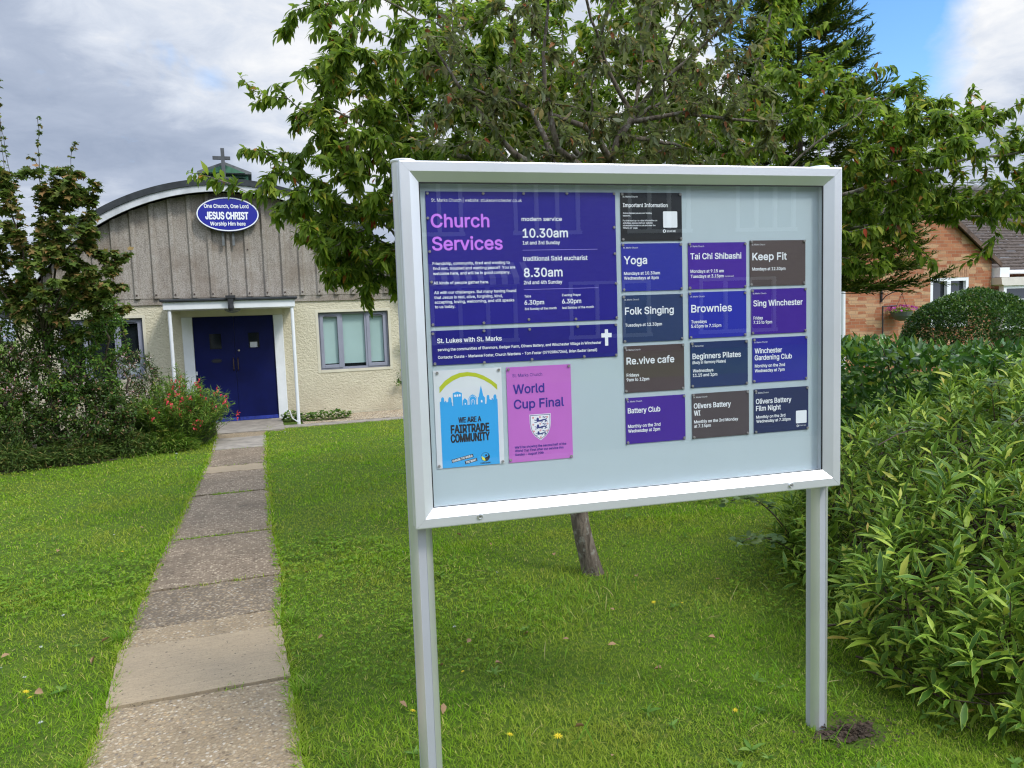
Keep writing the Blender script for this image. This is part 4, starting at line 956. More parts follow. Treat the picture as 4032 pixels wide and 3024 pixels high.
wbuild(gl, 'glazing', M['dark_glass'], sp_); wbuild(mb, 'window_frame', M['upvc'], sp_)
mb = MB(); mc = MB()
for k in range(18):
    x = 1.9 + k * .18; (mb if k % 2 else mc).add([(x, -18.98, 2.95), (x + .18, -18.98, 2.95), (x + .18, -18.1, 2.45), (x, -18.1, 2.45), (x + .18, -18.1, 2.25), (x, -18.1, 2.25)], [(0,1,2,3), (3,2,4,5)])
aw = wbuild(mb, 'awning', M['upvc'], sp_); wbuild(mc, 'awning_stripe', mat('awning_dark', (.05, .05, .06), .8), aw)
# ================================================================ vegetation
def unit(a): return a / np.maximum(np.linalg.norm(a, axis=-1, keepdims=True), 1e-9)
# leaf templates: (t along, s across, edge) and faces
LANCE = (np.array([(0,0,.3),(.22,-.62,1),(.22,0,0),(.22,.62,1),(.55,-.9,1),(.55,0,0),(.55,.9,1),(.82,-.42,1),(.82,0,.2),(.82,.42,1),(1,0,1)], float),
         [(0,2,1),(0,3,2),(1,2,5,4),(2,3,6,5),(4,5,8,7),(5,6,9,8),(7,8,10),(8,9,10)])
OVATE = (np.array([(0,0,.3),(.28,-.95,1),(.28,0,0),(.28,.95,1),(.62,-.8,1),(.62,0,0),(.62,.8,1),(1,0,1)], float),
         [(0,2,1),(0,3,2),(1,2,5,4),(2,3,6,5),(4,5,7),(5,6,7)])
SMALL = (np.array([(0,0,.3),(.5,-.9,1),(.5,0,0),(.5,.9,1),(1,0,1)], float), [(0,2,1),(0,3,2),(1,2,4),(2,3,4)])
MAPLE = (np.array([(0,0,0),(.12,-.45,1),(.10,-1.0,1),(.36,-.62,1),(.62,-1.05,1),(.66,-.38,1),(1,0,1),(.66,.38,1),(.62,1.05,1),(.36,.62,1),(.10,1.0,1),(.12,.45,1),(.42,0,0)], float),
         [(0,12,1),(1,12,3,2),(3,12,5,4),(5,12,6),(6,12,7),(7,12,9,8),(9,12,11,10),(11,12,0)])
NEEDLE = (np.array([(0,-.5,1),(0,.5,1),(.6,-.7,0),(.6,.7,0),(1,0,1)], float), [(0,1,3,2),(2,3,4)])
def leaves(name, tm, P, Dv, L, Wd, curve, fold, material, parent, up=None, curl=0.0):
    """one mesh of N bent leaves: base points P, directions Dv, lengths L, widths Wd"""
    T, F = tm; N = len(P)
    Dv = unit(Dv); U = np.tile([[0., 0., 1.]], (N, 1)) if up is None else up
    U = U + rng.normal(0, .35, (N, 3))
    S = unit(np.cross(Dv, U)); Nn = np.cross(S, Dv)
    L = np.broadcast_to(L, N).astype(float); Wd = np.broadcast_to(Wd, N).astype(float); curve = np.broadcast_to(curve, N).astype(float)
    t = T[:, 0][None, :, None]; s = T[:, 1][None, :, None]
    L_, W_, C_ = L[:, None, None], Wd[:, None, None], curve[:, None, None]
    V = P[:, None, :] + Dv[:, None, :] * t * L_ * (1 - .12 * C_ * t) + S[:, None, :] * s * W_ * .5 + Nn[:, None, :] * (np.abs(s) * W_ * .5 * fold - C_ * t * t * L_)
    k = len(T); off = np.arange(N) * k
    fl = np.array([i for f in F for i in f]); fs = np.array([len(f) for f in F]); st = np.concatenate([[0], np.cumsum(fs)[:-1]])
    loops = (off[:, None] + fl[None, :]).ravel(); starts = (np.arange(N)[:, None] * fs.sum() + st[None, :]).ravel()
    e = np.tile(T[:, 2], N)
    me = mesh_np(name, V.reshape(-1, 3), loops, starts, {'edge': e}, smooth=True)
    o = obj(name, me, parent, material)
    if parent is not None: o.location = -Vector(parent.location)
    return o

class Skel:
    """branch skeleton: nodes with parents, grown greedily towards attraction points"""
    def __init__(s): s.p = []; s.par = []; s.len = []; s.dir = []; s.tip = []
    def path(s, pts, par=-1, seg=.10, jit=.0):
        P = [np.array(q, float) for q in pts]
        # smooth by Catmull-Rom
        out = []
        for i in range(len(P) - 1):
            a, b, c, d = P[max(i-1, 0)], P[i], P[i+1], P[min(i+2, len(P)-1)]
            n = max(2, int(np.linalg.norm(c - b) / seg))
            for k in range(n):
                u = k / n; out.append(.5 * ((2*b) + (c - a)*u + (2*a - 5*b + 4*c - d)*u*u + (-a + 3*b - 3*c + d)*u**3))
        out.append(P[-1])
        for i, q in enumerate(out):
            if i == 0 and par >= 0: continue
            if jit: q = q + rng.normal(0, jit, 3)
            par = s._add(q, par)
        return par
    def _add(s, q, par):
        L = 0 if par < 0 else s.len[par] + np.linalg.norm(q - s.p[par]); d = np.array([0, 0, 1.]) if par < 0 else (q - s.p[par])
        s.p.append(q); s.par.append(par); s.len.append(L); s.dir.append(d / max(np.linalg.norm(d), 1e-9)); return len(s.p) - 1
    def nearest(s, q): return int(np.argmin(np.linalg.norm(np.array(s.p) - np.array(q), axis=1)))
    def grow(s, pts, seg=.09, wl=.25, back=.6, bend=.45, jit=.012, lift=0.0, minlen=0.0):
        A = np.array(s.p); d0 = np.array([np.min(np.linalg.norm(A - q, axis=1)) for q in pts])
        cap = len(s.p) + len(pts) * 40; P = np.zeros((cap, 3)); Dr = np.zeros((cap, 3)); Ln = np.zeros(cap); n = len(s.p)
        P[:n] = s.p; Dr[:n] = s.dir; Ln[:n] = s.len
        for i in np.argsort(d0):
            q = pts[i]; v = q - P[:n]; dist = np.linalg.norm(v, axis=1); cosb = (v * Dr[:n]).sum(1) / np.maximum(dist, 1e-6)
            cost = dist * (1 + back * (1 - cosb) * .5) + wl * Ln[:n] + (Ln[:n] < minlen) * 9
            j = int(np.argmin(cost)); d = dist[j]
            if d < .03: continue
            m = max(2, int(d / seg)); ctrl = P[j] + Dr[j] * d * bend * .6 + (q - P[j]) * .25 + np.array([0, 0, lift * d]); par = j
            for k in range(1, m + 1):
                u = k / m; pt = (1-u)**2 * P[j] + 2*u*(1-u) * ctrl + u*u * q + (rng.normal(0, jit, 3) if k < m else 0)
                if n >= cap: break
                s._add(pt, par); par = n; P[n] = pt; Dr[n] = s.dir[n]; Ln[n] = s.len[n]; n += 1
            s.tip.append(par)
    def radii(s, r0=.0022, e=2.2, rmax=.2):
        n = len(s.p); ch = [[] for _ in range(n)]
        for i, p in enumerate(s.par):
            if p >= 0: ch[p].append(i)
        acc = np.zeros(n)
        for i in range(n - 1, -1, -1):
            if not ch[i]: acc[i] = r0 ** e
            else: acc[i] = sum(acc[c] for c in ch[i]) + (r0 * .12) ** e
        s.r = np.minimum(acc ** (1 / e), rmax); s.ch = ch; return s.r
    def mesh(s, name, material, parent, n=6, rmin=0.0, flare=None):
        s.r if hasattr(s, 'r') else s.radii()
        mb = MB(); done = set(); roots = [i for i, p in enumerate(s.par) if p < 0]; stack = [(r, -1) for r in roots]
        while stack:
            i, frm = stack.pop(); chain = [i] if frm < 0 else [frm, i]
            while s.ch[chain[-1]]:
                cs = sorted(s.ch[chain[-1]], key=lambda c: -s.r[c]); nxt = cs[0]
                for c in cs[1:]: stack.append((c, chain[-1]))
                chain.append(nxt)
            if len(chain) < 2: continue
            R = [float(s.r[c]) for c in chain]
            if frm >= 0: R[0] = R[1]
            if max(R) < rmin: continue
            if flare and frm < 0:
                for k in range(len(R)): R[k] *= 1 + flare * math.exp(-s.len[chain[k]] / .12)
            mb.tube([s.p[c] for c in chain], R, n if R[0] > .012 else (5 if R[0] > .006 else 4), cap=R[0] > .01)
        o = mb.build(name, material, parent, smooth=True)
        if parent is not None: o.location = -Vector(parent.location)
        return o
    def spots(s, rthr, n, w=None):
        ids = np.array([i for i in range(len(s.p)) if s.r[i] < rthr and s.par[i] >= 0]); k = ids[rng.integers(0, len(ids), n)] if w is None else ids[rng.choice(len(ids), n, p=w(np.array(s.p)[ids]))]
        A = np.array(s.p); a, b = A[np.array(s.par)[k]], A[k]; u = rng.random((n, 1)); return a + (b - a) * u, np.array(s.dir)[k]
    def twigs(s, rthr, maxdist=9):
        """node ids on thin wood with their directions"""
        ids = [i for i in range(len(s.p)) if s.r[i] < rthr]
        return np.array([s.p[i] for i in ids]), np.array([s.dir[i] for i in ids]), ids
def ellip(n, c, r, shell=0.0):
    """points inside an ellipsoid, biased towards the shell"""
    v = unit(rng.normal(0, 1, (n, 3))); k = (shell + (1 - shell) * rng.random(n)) ** (1/3) if shell < 1 else np.ones(n)
    return np.array(c) + v * np.array(r) * k[:, None]
def blobs(n, spec, shell=.35):
    """spec: (centre, radii, weight) -> points over a union of ellipsoids"""
    wts = np.array([b[2] for b in spec], float); wts /= wts.sum(); out = []
    for (c, r, _), k in zip(spec, (wts * n).astype(int) + 1): out.append(ellip(k, c, r, shell))
    return np.concatenate(out)
def rand_dirs(n, droop=0.0):
    v = unit(rng.normal(0, 1, (n, 3))); v[:, 2] -= droop; return unit(v)

# ---------------------------------------------------------------- leaves' colours
LM = {}
LM['cherry'] = leafmat('cherry_leaf', [(0, (0.071, 0.127, 0.014)), (.35, (0.127, 0.209, 0.020)), (.7, (0.206, 0.290, 0.032)), (.92, (0.285, 0.349, 0.043)), (.965, (0.444, 0.387, 0.056)), (.982, (0.476, 0.238, 0.043)), (.992, (0.412, 0.045, 0.021)), (1, (0.159, 0.090, 0.043))], back=((.17, .23, .08), .4), trans=.50, rough=.5, spec=.18)
LM['plum'] = leafmat('bronze_leaf', [(0, (0.050, 0.049, 0.016)), (.3, (0.095, 0.090, 0.022)), (.55, (0.118, 0.140, 0.029)), (.8, (0.157, 0.185, 0.056)), (.94, (0.246, 0.179, 0.056)), (.98, (0.336, 0.078, 0.034)), (1, (0.224, 0.168, 0.056))], back=((.24, .275, .19), .55), trans=.34, rough=.55, spec=.2)
LM['maple'] = leafmat('maple_leaf', [(0, (0.053, 0.088, 0.015)), (.4, (0.097, 0.152, 0.024)), (.7, (0.149, 0.196, 0.033)), (.88, (0.234, 0.164, 0.053)), (1, (0.343, 0.187, 0.075))], back=((.08, .11, .05), .4), trans=.34, rough=.55, spec=.2)
LM['abelia'] = leafmat('dark_glossy_leaf', [(0, (0.031, 0.065, 0.014)), (.5, (0.062, 0.119, 0.024)), (.85, (0.111, 0.163, 0.034)), (1, (0.221, 0.106, 0.060))], trans=.22, rough=.5, spec=.25)
LM['rose'] = leafmat('mid_green_leaf', [(0, (0.048, 0.109, 0.018)), (.5, (0.090, 0.190, 0.029)), (.85, (0.156, 0.270, 0.040)), (1, (0.312, 0.322, 0.050))], back=((.10, .16, .07), .4), trans=.32, rough=.55, spec=.2)
LM['pens'] = leafmat('narrow_bright_leaf', [(0, (0.066, 0.138, 0.018)), (.5, (0.132, 0.241, 0.031)), (.85, (0.204, 0.310, 0.044)), (1, (0.360, 0.310, 0.077))], trans=.32, rough=.55, spec=.2)
LM['low'] = leafmat('low_dark_leaf', [(0, (0.041, 0.079, 0.021)), (.5, (0.086, 0.144, 0.032)), (.85, (0.149, 0.216, 0.046)), (1, (0.329, 0.245, 0.092))], trans=.25, rough=.6, spec=.15)
LM['shrub'] = leafmat('lance_leaf_pale_margin', [(0, (.040, .100, .012)), (.35, (.085, .175, .018)), (.70, (.180, .290, .028)), (.92, (.32, .42, .045)), (.98, (.40, .40, .06)), (1, (.44, .30, .06))], back=((.14, .20, .06), .4), trans=.22, rough=.42, edge=((.40, .52, .08), .80), spec=.25)
LM['bramble'] = leafmat('bramble_leaf', [(0, (.06, .11, .04)), (.6, (.10, .16, .058)), (1, (.17, .22, .09))], back=((.18, .22, .14), .6), trans=.3, rough=.6, spec=.2)
LM['laurel'] = leafmat('laurel_leaf', [(0, (0.025, 0.080, 0.014)), (.5, (0.058, 0.150, 0.021)), (.85, (0.114, 0.240, 0.029)), (.96, (0.270, 0.380, 0.044)), (1, (0.416, 0.400, 0.053))], back=((.07, .12, .04), .5), trans=.2, rough=.3, spec=.4)
LM['box'] = leafmat('clipped_bush_leaf', [(0, (0.023, 0.062, 0.016)), (.5, (0.052, 0.117, 0.023)), (.85, (0.098, 0.182, 0.034)), (1, (0.169, 0.221, 0.046))], trans=.2, rough=.42, spec=.3)
LM['fir'] = leafmat('fir_needles', [(0, (0.027, 0.050, 0.011)), (.5, (0.057, 0.090, 0.017)), (.85, (0.098, 0.131, 0.022)), (1, (0.175, 0.150, 0.031))], trans=.22, rough=.7, spec=.04)
petal = lambda n_, cols: leafmat(n_, cols, trans=.25, rough=.6)
LM['pinkw'] = petal('pale_pink_petal', [(0, (.62, .48, .48)), (.5, (.66, .58, .58)), (.75, (.45, .20, .20)), (1, (.30, .10, .09))])
LM['red'] = petal('red_petal', [(0, (.50, .02, .035)), (.6, (.62, .045, .06)), (1, (.55, .10, .12))])
LM['mag'] = petal('magenta_petal', [(0, (.30, .02, .22)), (.6, (.42, .05, .34)), (1, (.55, .2, .45))])

# ---------------------------------------------------------------- small bronze-leaved tree with the visible trunk
plum = thing('bronze_leaved_tree', 'small bronze-leaved tree whose rough trunk stands in the lawn behind the board', 'tree', (1.80, 4.06, 0))
sk = Skel()
sk.path([(1.85, 4.06, -.08), (1.835, 4.06, .0), (1.755, 4.06, .40), (1.775, 4.07, .95), (1.88, 4.06, 1.6), (2.02, 4.04, 2.41), (2.10, 4.04, 2.59), (2.17, 4.05, 2.67)], seg=.07)
fk = sk.nearest((2.17, 4.05, 2.67))
def limb(pts, start=None): 
    j = fk if start is None else sk.nearest(start); return sk.path([tuple(sk.p[j])] + pts, par=j, seg=.08, jit=.004)
limb([(2.00, 4.0, 2.90), (1.92, 3.95, 3.03), (1.85, 3.9, 3.14), (1.77, 3.85, 3.32), (1.70, 3.82, 3.7)])
limb([(2.26, 4.12, 2.90), (2.34, 4.22, 3.13), (2.45, 4.3, 3.40), (2.5, 4.35, 3.8)])
limb([(2.25, 3.98, 2.80), (2.41, 3.9, 2.94), (2.57, 3.8, 3.09), (2.76, 3.7, 3.32), (2.9, 3.6, 3.6)])
limb([(2.24, 4.1, 2.70), (2.36, 4.2, 2.77), (2.49, 4.3, 2.83), (2.68, 4.4, 2.97), (3.0, 4.5, 3.37)])
limb([(2.40, 3.9, 2.66), (2.60, 3.8, 2.62), (2.8, 3.75, 2.6)], (2.13, 4.04, 2.62))
limb([(2.35, 4.15, 2.57), (2.60, 4.25, 2.57)], (2.06, 4.04, 2.50))
limb([(1.92, 3.98, 2.51), (1.78, 3.9, 2.57), (1.6, 3.85, 2.6)], (2.03, 4.04, 2.45))
limb([(1.80, 3.9, 2.32), (1.60, 3.82, 2.42), (1.54, 3.8, 2.63), (1.51, 3.78, 2.80), (1.54, 3.75, 3.18)], (1.95, 4.05, 2.05))
limb([(1.75, 4.2, 2.4), (1.63, 4.3, 2.74), (1.40, 4.35, 2.83), (1.22, 4.4, 2.90)], (1.96, 4.05, 2.1))
limb([(1.7, 4.1, 2.3), (1.45, 4.1, 2.45), (1.2, 4.15, 2.75), (1.0, 4.2, 3.1)], (1.92, 4.05, 1.9))
nseed = len(sk.p); att = blobs(420, [((1.95, 4.0, 2.95), (1.05, .85, .62), 3), ((2.1, 4.0, 3.4), (.9, .8, .5), 1.3), ((1.5, 4.0, 2.5), (.75, .6, .28), .9), ((2.6, 4.0, 2.6), (.6, .55, .3), .9)], .2)
sk.grow(att, seg=.07, wl=.22, jit=.008, lift=.08, minlen=1.9); sk.radii(.0019, 2.05, .085)
# trunk radius follows the photo: about 9 cm thick at the foot
for i in range(fk + 1, nseed): sk.r[i] = max(sk.r[i], .019 * math.exp(-max(sk.len[i] - 2.7, 0) / .75))
for i in range(fk + 1): sk.r[i] = max(.058 - .0135 * sk.len[i], sk.r[fk + 1])
sk.mesh('trunk', M['bark_plum'], plum, 10, flare=.35)
n = 9000; P, Dn = sk.spots(.0062, n)
dv = unit(Dn * .35 + rand_dirs(n) * .8 + np.array([0, 0, -.35])); L_ = rng.uniform(.036, .070, n)
leaves('crown', LANCE, P + rng.normal(0, .007, (n, 3)), dv, L_, L_ * rng.uniform(.36, .50, n), rng.uniform(.0, .5, n), .35, LM['plum'], plum)

# ---------------------------------------------------------------- wide cherry behind it
cherry = thing('cherry_tree', 'wide spreading green cherry tree with drooping leaves behind the notice board', 'tree', (3.55, 6.05, 0))
sk = Skel(); cx0, cy0 = 3.55, 6.05
sk.path([(cx0, cy0, -.1), (cx0, cy0, .6), (3.52, 6.0, 1.25), (3.5, 5.95, 1.55)], seg=.12)
hd = len(sk.p) - 1
def limb(pts): sk.path([tuple(sk.p[hd])] + pts, par=hd, seg=.12, jit=.012)
limb([(3.0, 5.8, 1.95), (2.2, 5.6, 2.45), (1.4, 5.35, 2.7), (.7, 5.2, 2.75)])
limb([(3.0, 5.6, 2.0), (2.3, 5.2, 2.75), (1.5, 4.95, 3.3), (.8, 4.85, 3.55)])
limb([(2.9, 5.9, 1.8), (2.1, 5.7, 2.05), (1.4, 5.5, 2.05), (.8, 5.3, 1.95)])
limb([(3.3, 5.5, 2.2), (2.9, 4.9, 3.0), (2.5, 4.6, 3.7)])
limb([(3.6, 5.6, 2.3), (3.8, 5.2, 3.2), (3.9, 5.0, 4.0)])
limb([(3.9, 5.6, 2.0), (4.5, 5.0, 2.4), (5.2, 4.5, 2.6), (5.7, 4.15, 2.65)])
limb([(4.0, 5.7, 1.9), (4.7, 5.1, 2.15), (5.2, 4.5, 2.2), (5.6, 4.1, 2.05)])
limb([(3.9, 5.8, 2.2), (4.6, 5.4, 2.9), (5.2, 4.9, 3.3)])
limb([(3.5, 6.3, 2.3), (3.4, 6.8, 3.2), (3.2, 7.0, 4.0)])
limb([(4.0, 6.4, 2.2), (4.9, 6.8, 2.9), (5.4, 6.9, 3.3)])
limb([(2.9, 6.5, 2.2), (2.0, 6.7, 2.8), (1.3, 6.6, 3.1)])
spec = [((1.18, 5.15, 2.68), (1.08, .85, .78), 3.6), ((1.10, 5.1, 3.30), (.85, .8, .50), 1.3), ((2.3, 5.6, 3.2), (1.3, 1.0, .95), 2.6), ((.95, 5.3, 2.05), (.52, .55, .38), 1.0),
        ((3.4, 5.6, 3.5), (1.4, 1.2, .95), 2.6), ((4.5, 5.2, 2.75), (1.2, .95, .75), 3.2), ((5.15, 4.40, 2.55), (.90, .6, .45), 2.4), ((4.35, 4.9, 2.05), (.55, .6, .32), .9), ((2.6, 5.7, 2.3), (1.1, .9, .5), 1.2), ((3.6, 6.0, 2.4), (1.3, 1.0, .5), 1.0)]
spec += [((.72, 5.1, 2.35), (.62, .6, .55), 1.6), ((2.7, 5.9, 2.95), (1.3, .8, .8), 2.4)]; att = blobs(2300, spec, .2)
ext = np.array([(.02, 5.0, 3.05), (.10, 5.0, 2.90), (.22, 5.0, 3.02), (.0, 5.0, 2.62), (.18, 5.0, 2.58), (.32, 5.0, 3.38), (-.30, 5.05, 2.48), (-.08, 5.05, 2.42), (.1, 5.05, 2.33), (.45, 5.1, 2.05), (.50, 5.1, 1.80), (.72, 5.1, 1.66), (1.0, 5.1, 1.62), (.55, 5.0, 3.45), (.35, 5.0, 2.2),
                (5.72, 4.0, 3.18), (5.55, 4.1, 2.98), (5.95, 3.95, 2.66), (6.05, 3.95, 2.52), (5.85, 4.0, 2.35), (5.75, 4.0, 2.28), (5.35, 4.0, 2.12), (5.1, 4.1, 1.98), (4.75, 4.3, 1.80), (4.95, 4.2, 1.82), (4.4, 4.5, 1.80), (4.35, 4.6, 3.95), (4.55, 4.5, 3.9), (5.2, 4.4, 3.15)])
sk.grow(np.concatenate([att, ext]), seg=.10, wl=.20, jit=.012, lift=.05, minlen=1.75); sk.radii(.0024, 2.25, .11)
sk.mesh('trunk', M['twig_grey'], cherry, 8, flare=.3)
n = 84000; P, Dn = sk.spots(.0056, n); hz = rng.normal(0, 1, (n, 3)); hz[:, 2] *= .2; hz = hz - Dn * (hz * Dn).sum(1, keepdims=True)
dv = unit(Dn * .40 + unit(hz) * .85 + np.stack([np.zeros(n), np.zeros(n), rng.uniform(-.75, .0, n)], 1)); L_ = rng.uniform(.046, .094, n)
leaves('crown', LANCE, P + rng.normal(0, .008, (n, 3)), dv, L_, L_ * rng.uniform(.34, .44, n), rng.uniform(.15, .75, n), .28, LM['cherry'], cherry)

# ---------------------------------------------------------------- fir beyond the hedge
fir = thing('fir_tree', 'dark fir tree with upturned needle sprays standing behind the cherry tree', 'tree', (7.25, 8.8, 0))
FX, FY = 7.25, 8.8
sk = Skel(); sk.path([(FX, FY, -.1), (FX, FY, 3.0), (FX + .02, FY, 6.75)], seg=.2); pts = []
tw = []
for k in range(150):
    z = 1.75 + 4.9 * (k / 150) ** 1.1; a = k * 2.399 + rng.normal(0, .2); R_ = max(.12, 1.8 * max(1 - (z - 1.2) / 5.6, .01) ** .8) * rng.uniform(.8, 1.08)
    e = np.array([FX + R_ * math.cos(a), FY + R_ * math.sin(a), z + .10 * R_ - .07 * R_ * R_]); j = sk.nearest((FX, FY, z + .02 * R_))
    b0 = np.array(sk.p[j]); mid = b0 * .45 + e * .55 + np.array([0, 0, -.05 * R_])
    n0 = len(sk.p); sk.path([tuple(b0), tuple(mid), tuple(e)], par=j, seg=.12); tw.append((b0, mid, e))
    # side sprays along the outer two thirds of each limb
    for q in range(int(8 + R_ * 24)):
        u = rng.uniform(.30, 1.0); p0 = (1-u)**2 * b0 + 2*u*(1-u) * mid + u*u * e; d = unit((e - b0)[None])[0]
        sd = np.array([-d[1], d[0], 0]) * rng.choice([-1, 1]) * rng.uniform(.5, 1) + d * .8 + np.array([0, 0, rng.uniform(-.35, .55)]); L_ = rng.uniform(.16, .40)
        pts.append((p0, unit(sd[None])[0], L_))
    pts.append((e, unit((e - mid + np.array([0, 0, .25]))[None])[0], .28))
sk.radii(.006, 2.2, .16); sk.mesh('trunk', M['bark_brown'], fir, 6)
NP, ND = [], []
for p0, d, L_ in pts:
    m_ = max(4, int(L_ / .020)); uu = np.linspace(.05, 1, m_)[:, None]; q = p0 + d * L_ * uu + np.array([0, 0, .10 * L_]) * uu * uu
    sdv = np.cross(d, [0, 0, 1.]); sdv /= max(np.linalg.norm(sdv), 1e-6)
    for sg_ in (-1, 1): NP.append(q); ND.append(unit(d * .75 + sdv * sg_ * .75 + np.array([0, 0, .22]) + rng.normal(0, .22, (m_, 3))))
    NP.append(q[-1:]); ND.append(d[None])
NP, ND = np.concatenate(NP), np.concatenate(ND); n = len(NP)
leaves('crown', LANCE, NP, ND, rng.uniform(.06, .105, n), rng.uniform(.016, .024, n), .05, .3, LM['fir'], fir)

# ---------------------------------------------------------------- shrubs and hedge on the right
mound = [((4.20, 2.80, .12), (1.55, 1.40, 1.03), 3.2), ((3.38, 3.42, .10), (.58, .58, .50), 1.0), ((4.6, 3.2, .2), (1.1, .95, 1.0), 1.0), ((3.22, 2.35, .12), (.95, .60, .74), 1.3), ((3.0, 2.0, .10), (.72, .42, .42), .8)]
def inside(q, spec, k=1.0): 
    r_ = np.full(len(q), 9.)
    for c, r, _ in spec: r_ = np.minimum(r_, (((q - np.array(c)) / (np.array(r) * k)) ** 2).sum(1))
    return r_
shrub = thing('lance_leaved_shrub', 'large yellow-green shrub with narrow pale-edged leaves right of the board', 'shrub', (3.6, 2.9, 0))
SP, SD = [], []
for c, r, wt in mound:
    k = int(590 * wt); v = unit(rng.normal(0, 1, (k, 3))); v[:, 2] = np.abs(v[:, 2]) * rng.choice([1, 1, 1, -.35], k); v = unit(v)
    q = np.array(c) + v * np.array(r) * rng.uniform(.86, 1.06, (k, 1)); nn = unit(v / np.array(r))
    ok = (inside(q, [b for b in mound if b[0] != c], .92) > 1) & (q[:, 2] > .07); SP.append(q[ok]); SD.append(nn[ok])
SP, SD = np.concatenate(SP), np.concatenate(SD)
# a second layer deeper inside
k = 800; q = blobs(k, mound, .55); q = q[(q[:, 2] > .1)]; q = np.array([3.5, 2.8, .1]) + (q - np.array([3.5, 2.8, .1])) * .93
SP = np.concatenate([SP, q]); SD = np.concatenate([SD, unit(q - np.array([3.5, 2.8, .0]))])
tipd = unit(SD * .75 + np.array([0, 0, .75]) + rng.normal(0, .28, SD.shape)); n0 = len(SP)
SL = rng.uniform(.08, .20, n0); grow_up = rng.random(n0) < .14; SL[grow_up] *= 1.4; SP[grow_up] += tipd[grow_up] * rng.uniform(.03, .13, (grow_up.sum(), 1)); big_ = rng.uniform(.72, 1.18, n0)
per = 10; LP, LD, LL = [], [], []
side0 = unit(np.cross(tipd, rng.normal(0, 1, (n0, 3)))); side1 = np.cross(tipd, side0)
for k in range(per):
    u = 1 - (k / per) ** 1.25 * .95; a = k * 2.4 + rng.uniform(0, .6, n0)
    rad = side0 * np.cos(a)[:, None] + side1 * np.sin(a)[:, None]
    LP.append(SP + tipd * (SL * (u - 1) + 0)[:, None]); LD.append(unit(tipd * (.42 + 1.0 * max(0, u - .72) / .28) + np.array([0, 0, .26]) + rad * .95 + rng.normal(0, .12, (n0, 3)))); LL.append(big_ * rng.uniform(.074, .122, n0) * (1 - .35 * max(0, u - .8) / .2))
LP, LD, LL = np.concatenate(LP), np.concatenate(LD), np.concatenate(LL); n = len(LP)
leaves('foliage', LANCE, LP, LD, LL, LL * rng.uniform(.20, .27, n), rng.uniform(.05, .42, n), .35, LM['shrub'], shrub)
mb = MB()
for i in range(0, n0, 5):
    a = Vector(SP[i]); b = a - Vector(tipd[i]) * SL[i] * 1.1; c_ = b.lerp(Vector((3.5 + rng.normal(0, .5), 2.8 + rng.normal(0, .5), .0)), .45); c_.z = max(c_.z, .0)
    mb.tube([c_, b.lerp(c_, .35) + Vector((0, 0, .02)), b, a], [.005, .004, .0028, .0016], 4, cap=False)
o = mb.build('stems', mat('red_brown_stem', (.055, .035, .02), .7, vary=.3), shrub); o.location = -Vector(shrub.location)
# bramble threading through the top of it
bram = thing('bramble', 'grey-green bramble sprays with toothed leaves growing through the yellow-green shrub', 'bramble', (3.3, 3.2, 0))
mb = MB(); BP, BD = [], []
for (a, b, c_) in (((3.7, 3.3, .4), (3.45, 3.0, 1.05), (2.85, 2.9, .85)), ((3.9, 3.0, .5), (3.7, 2.65, 1.12), (3.15, 2.45, .98)), ((3.3, 3.6, .2), (2.95, 3.5, .80), (2.55, 3.3, .62)), ((4.0, 3.2, .5), (3.75, 2.95, 1.2), (3.4, 2.75, 1.12)), ((2.9, 3.6, .2), (2.62, 3.55, .55), (2.36, 3.4, .52)), ((2.9, 3.5, .1), (2.55, 3.42, .36), (2.38, 3.35, .30))):
    a, b, c_ = Vector(a), Vector(b), Vector(c_); P_ = [a*(1-u)**2 + b*2*u*(1-u) + c_*u*u for u in np.linspace(0, 1, 9)]; mb.tube(P_, [.004]*4 + [.003]*5, 5, cap=False)
    for q in P_[3:]:
        for _ in range(3):
            d = Vector(rand_dirs(1)[0]); d.z = abs(d.z) * .3
            for s_ in (-.7, 0, .7): BP.append(tuple(q + Vector(rng.normal(0, .012, 3)) + d * .02)); BD.append((d.x * math.cos(s_) - d.y * math.sin(s_), d.x * math.sin(s_) + d.y * math.cos(s_), d.z * .4 + .08))
o = mb.build('stems', mat('dark_bramble_stem', (.06, .035, .03), .7), bram); o.location = -Vector(bram.location)
n = len(BP); leaves('foliage', OVATE, np.array(BP), np.array(BD), rng.uniform(.035, .058, n), rng.uniform(.028, .042, n), rng.uniform(.0, .3, n), .2, LM['bramble'], bram)
# laurel hedge along the boundary
hedge = thing('laurel_hedge', 'clipped dark glossy laurel hedge running along the garden boundary', 'hedge', (5.9, 6.5, 0))
n = 13000; HP = np.zeros((n, 3)); HN = np.zeros((n, 3)); f_ = rng.random(n); y = rng.uniform(2.6, 11.2, n); wob = lambda y: .05 * np.sin(y * 2.1) + .04 * np.sin(y * 5.3)
A = f_ < .50; B_ = (f_ >= .50) & (f_ < .86); C_ = f_ >= .86
HP[A] = np.stack([5.36 + wob(y[A]) + rng.uniform(-.10, .13, A.sum()), y[A], rng.uniform(.02, 1.13, A.sum())], 1); HN[A] = (-1, 0, .25)
HP[B_] = np.stack([rng.uniform(5.36, 6.5, B_.sum()), y[B_], 1.09 + rng.uniform(-.10, .05, B_.sum()) + wob(y[B_]) * .5], 1); HN[B_] = (-.15, 0, 1)
HP[C_] = np.stack([6.5 + rng.uniform(-.1, .08, C_.sum()), y[C_], rng.uniform(.05, 1.13, C_.sum())], 1); HN[C_] = (1, 0, .3)
dv = unit(HN * .9 + rng.normal(0, .75, (n, 3)))
leaves('foliage', OVATE, HP, dv, rng.uniform(.075, .125, n), rng.uniform(.032, .048, n), rng.uniform(.0, .3, n), .3, LM['laurel'], hedge, up=HN)
mb = MB()
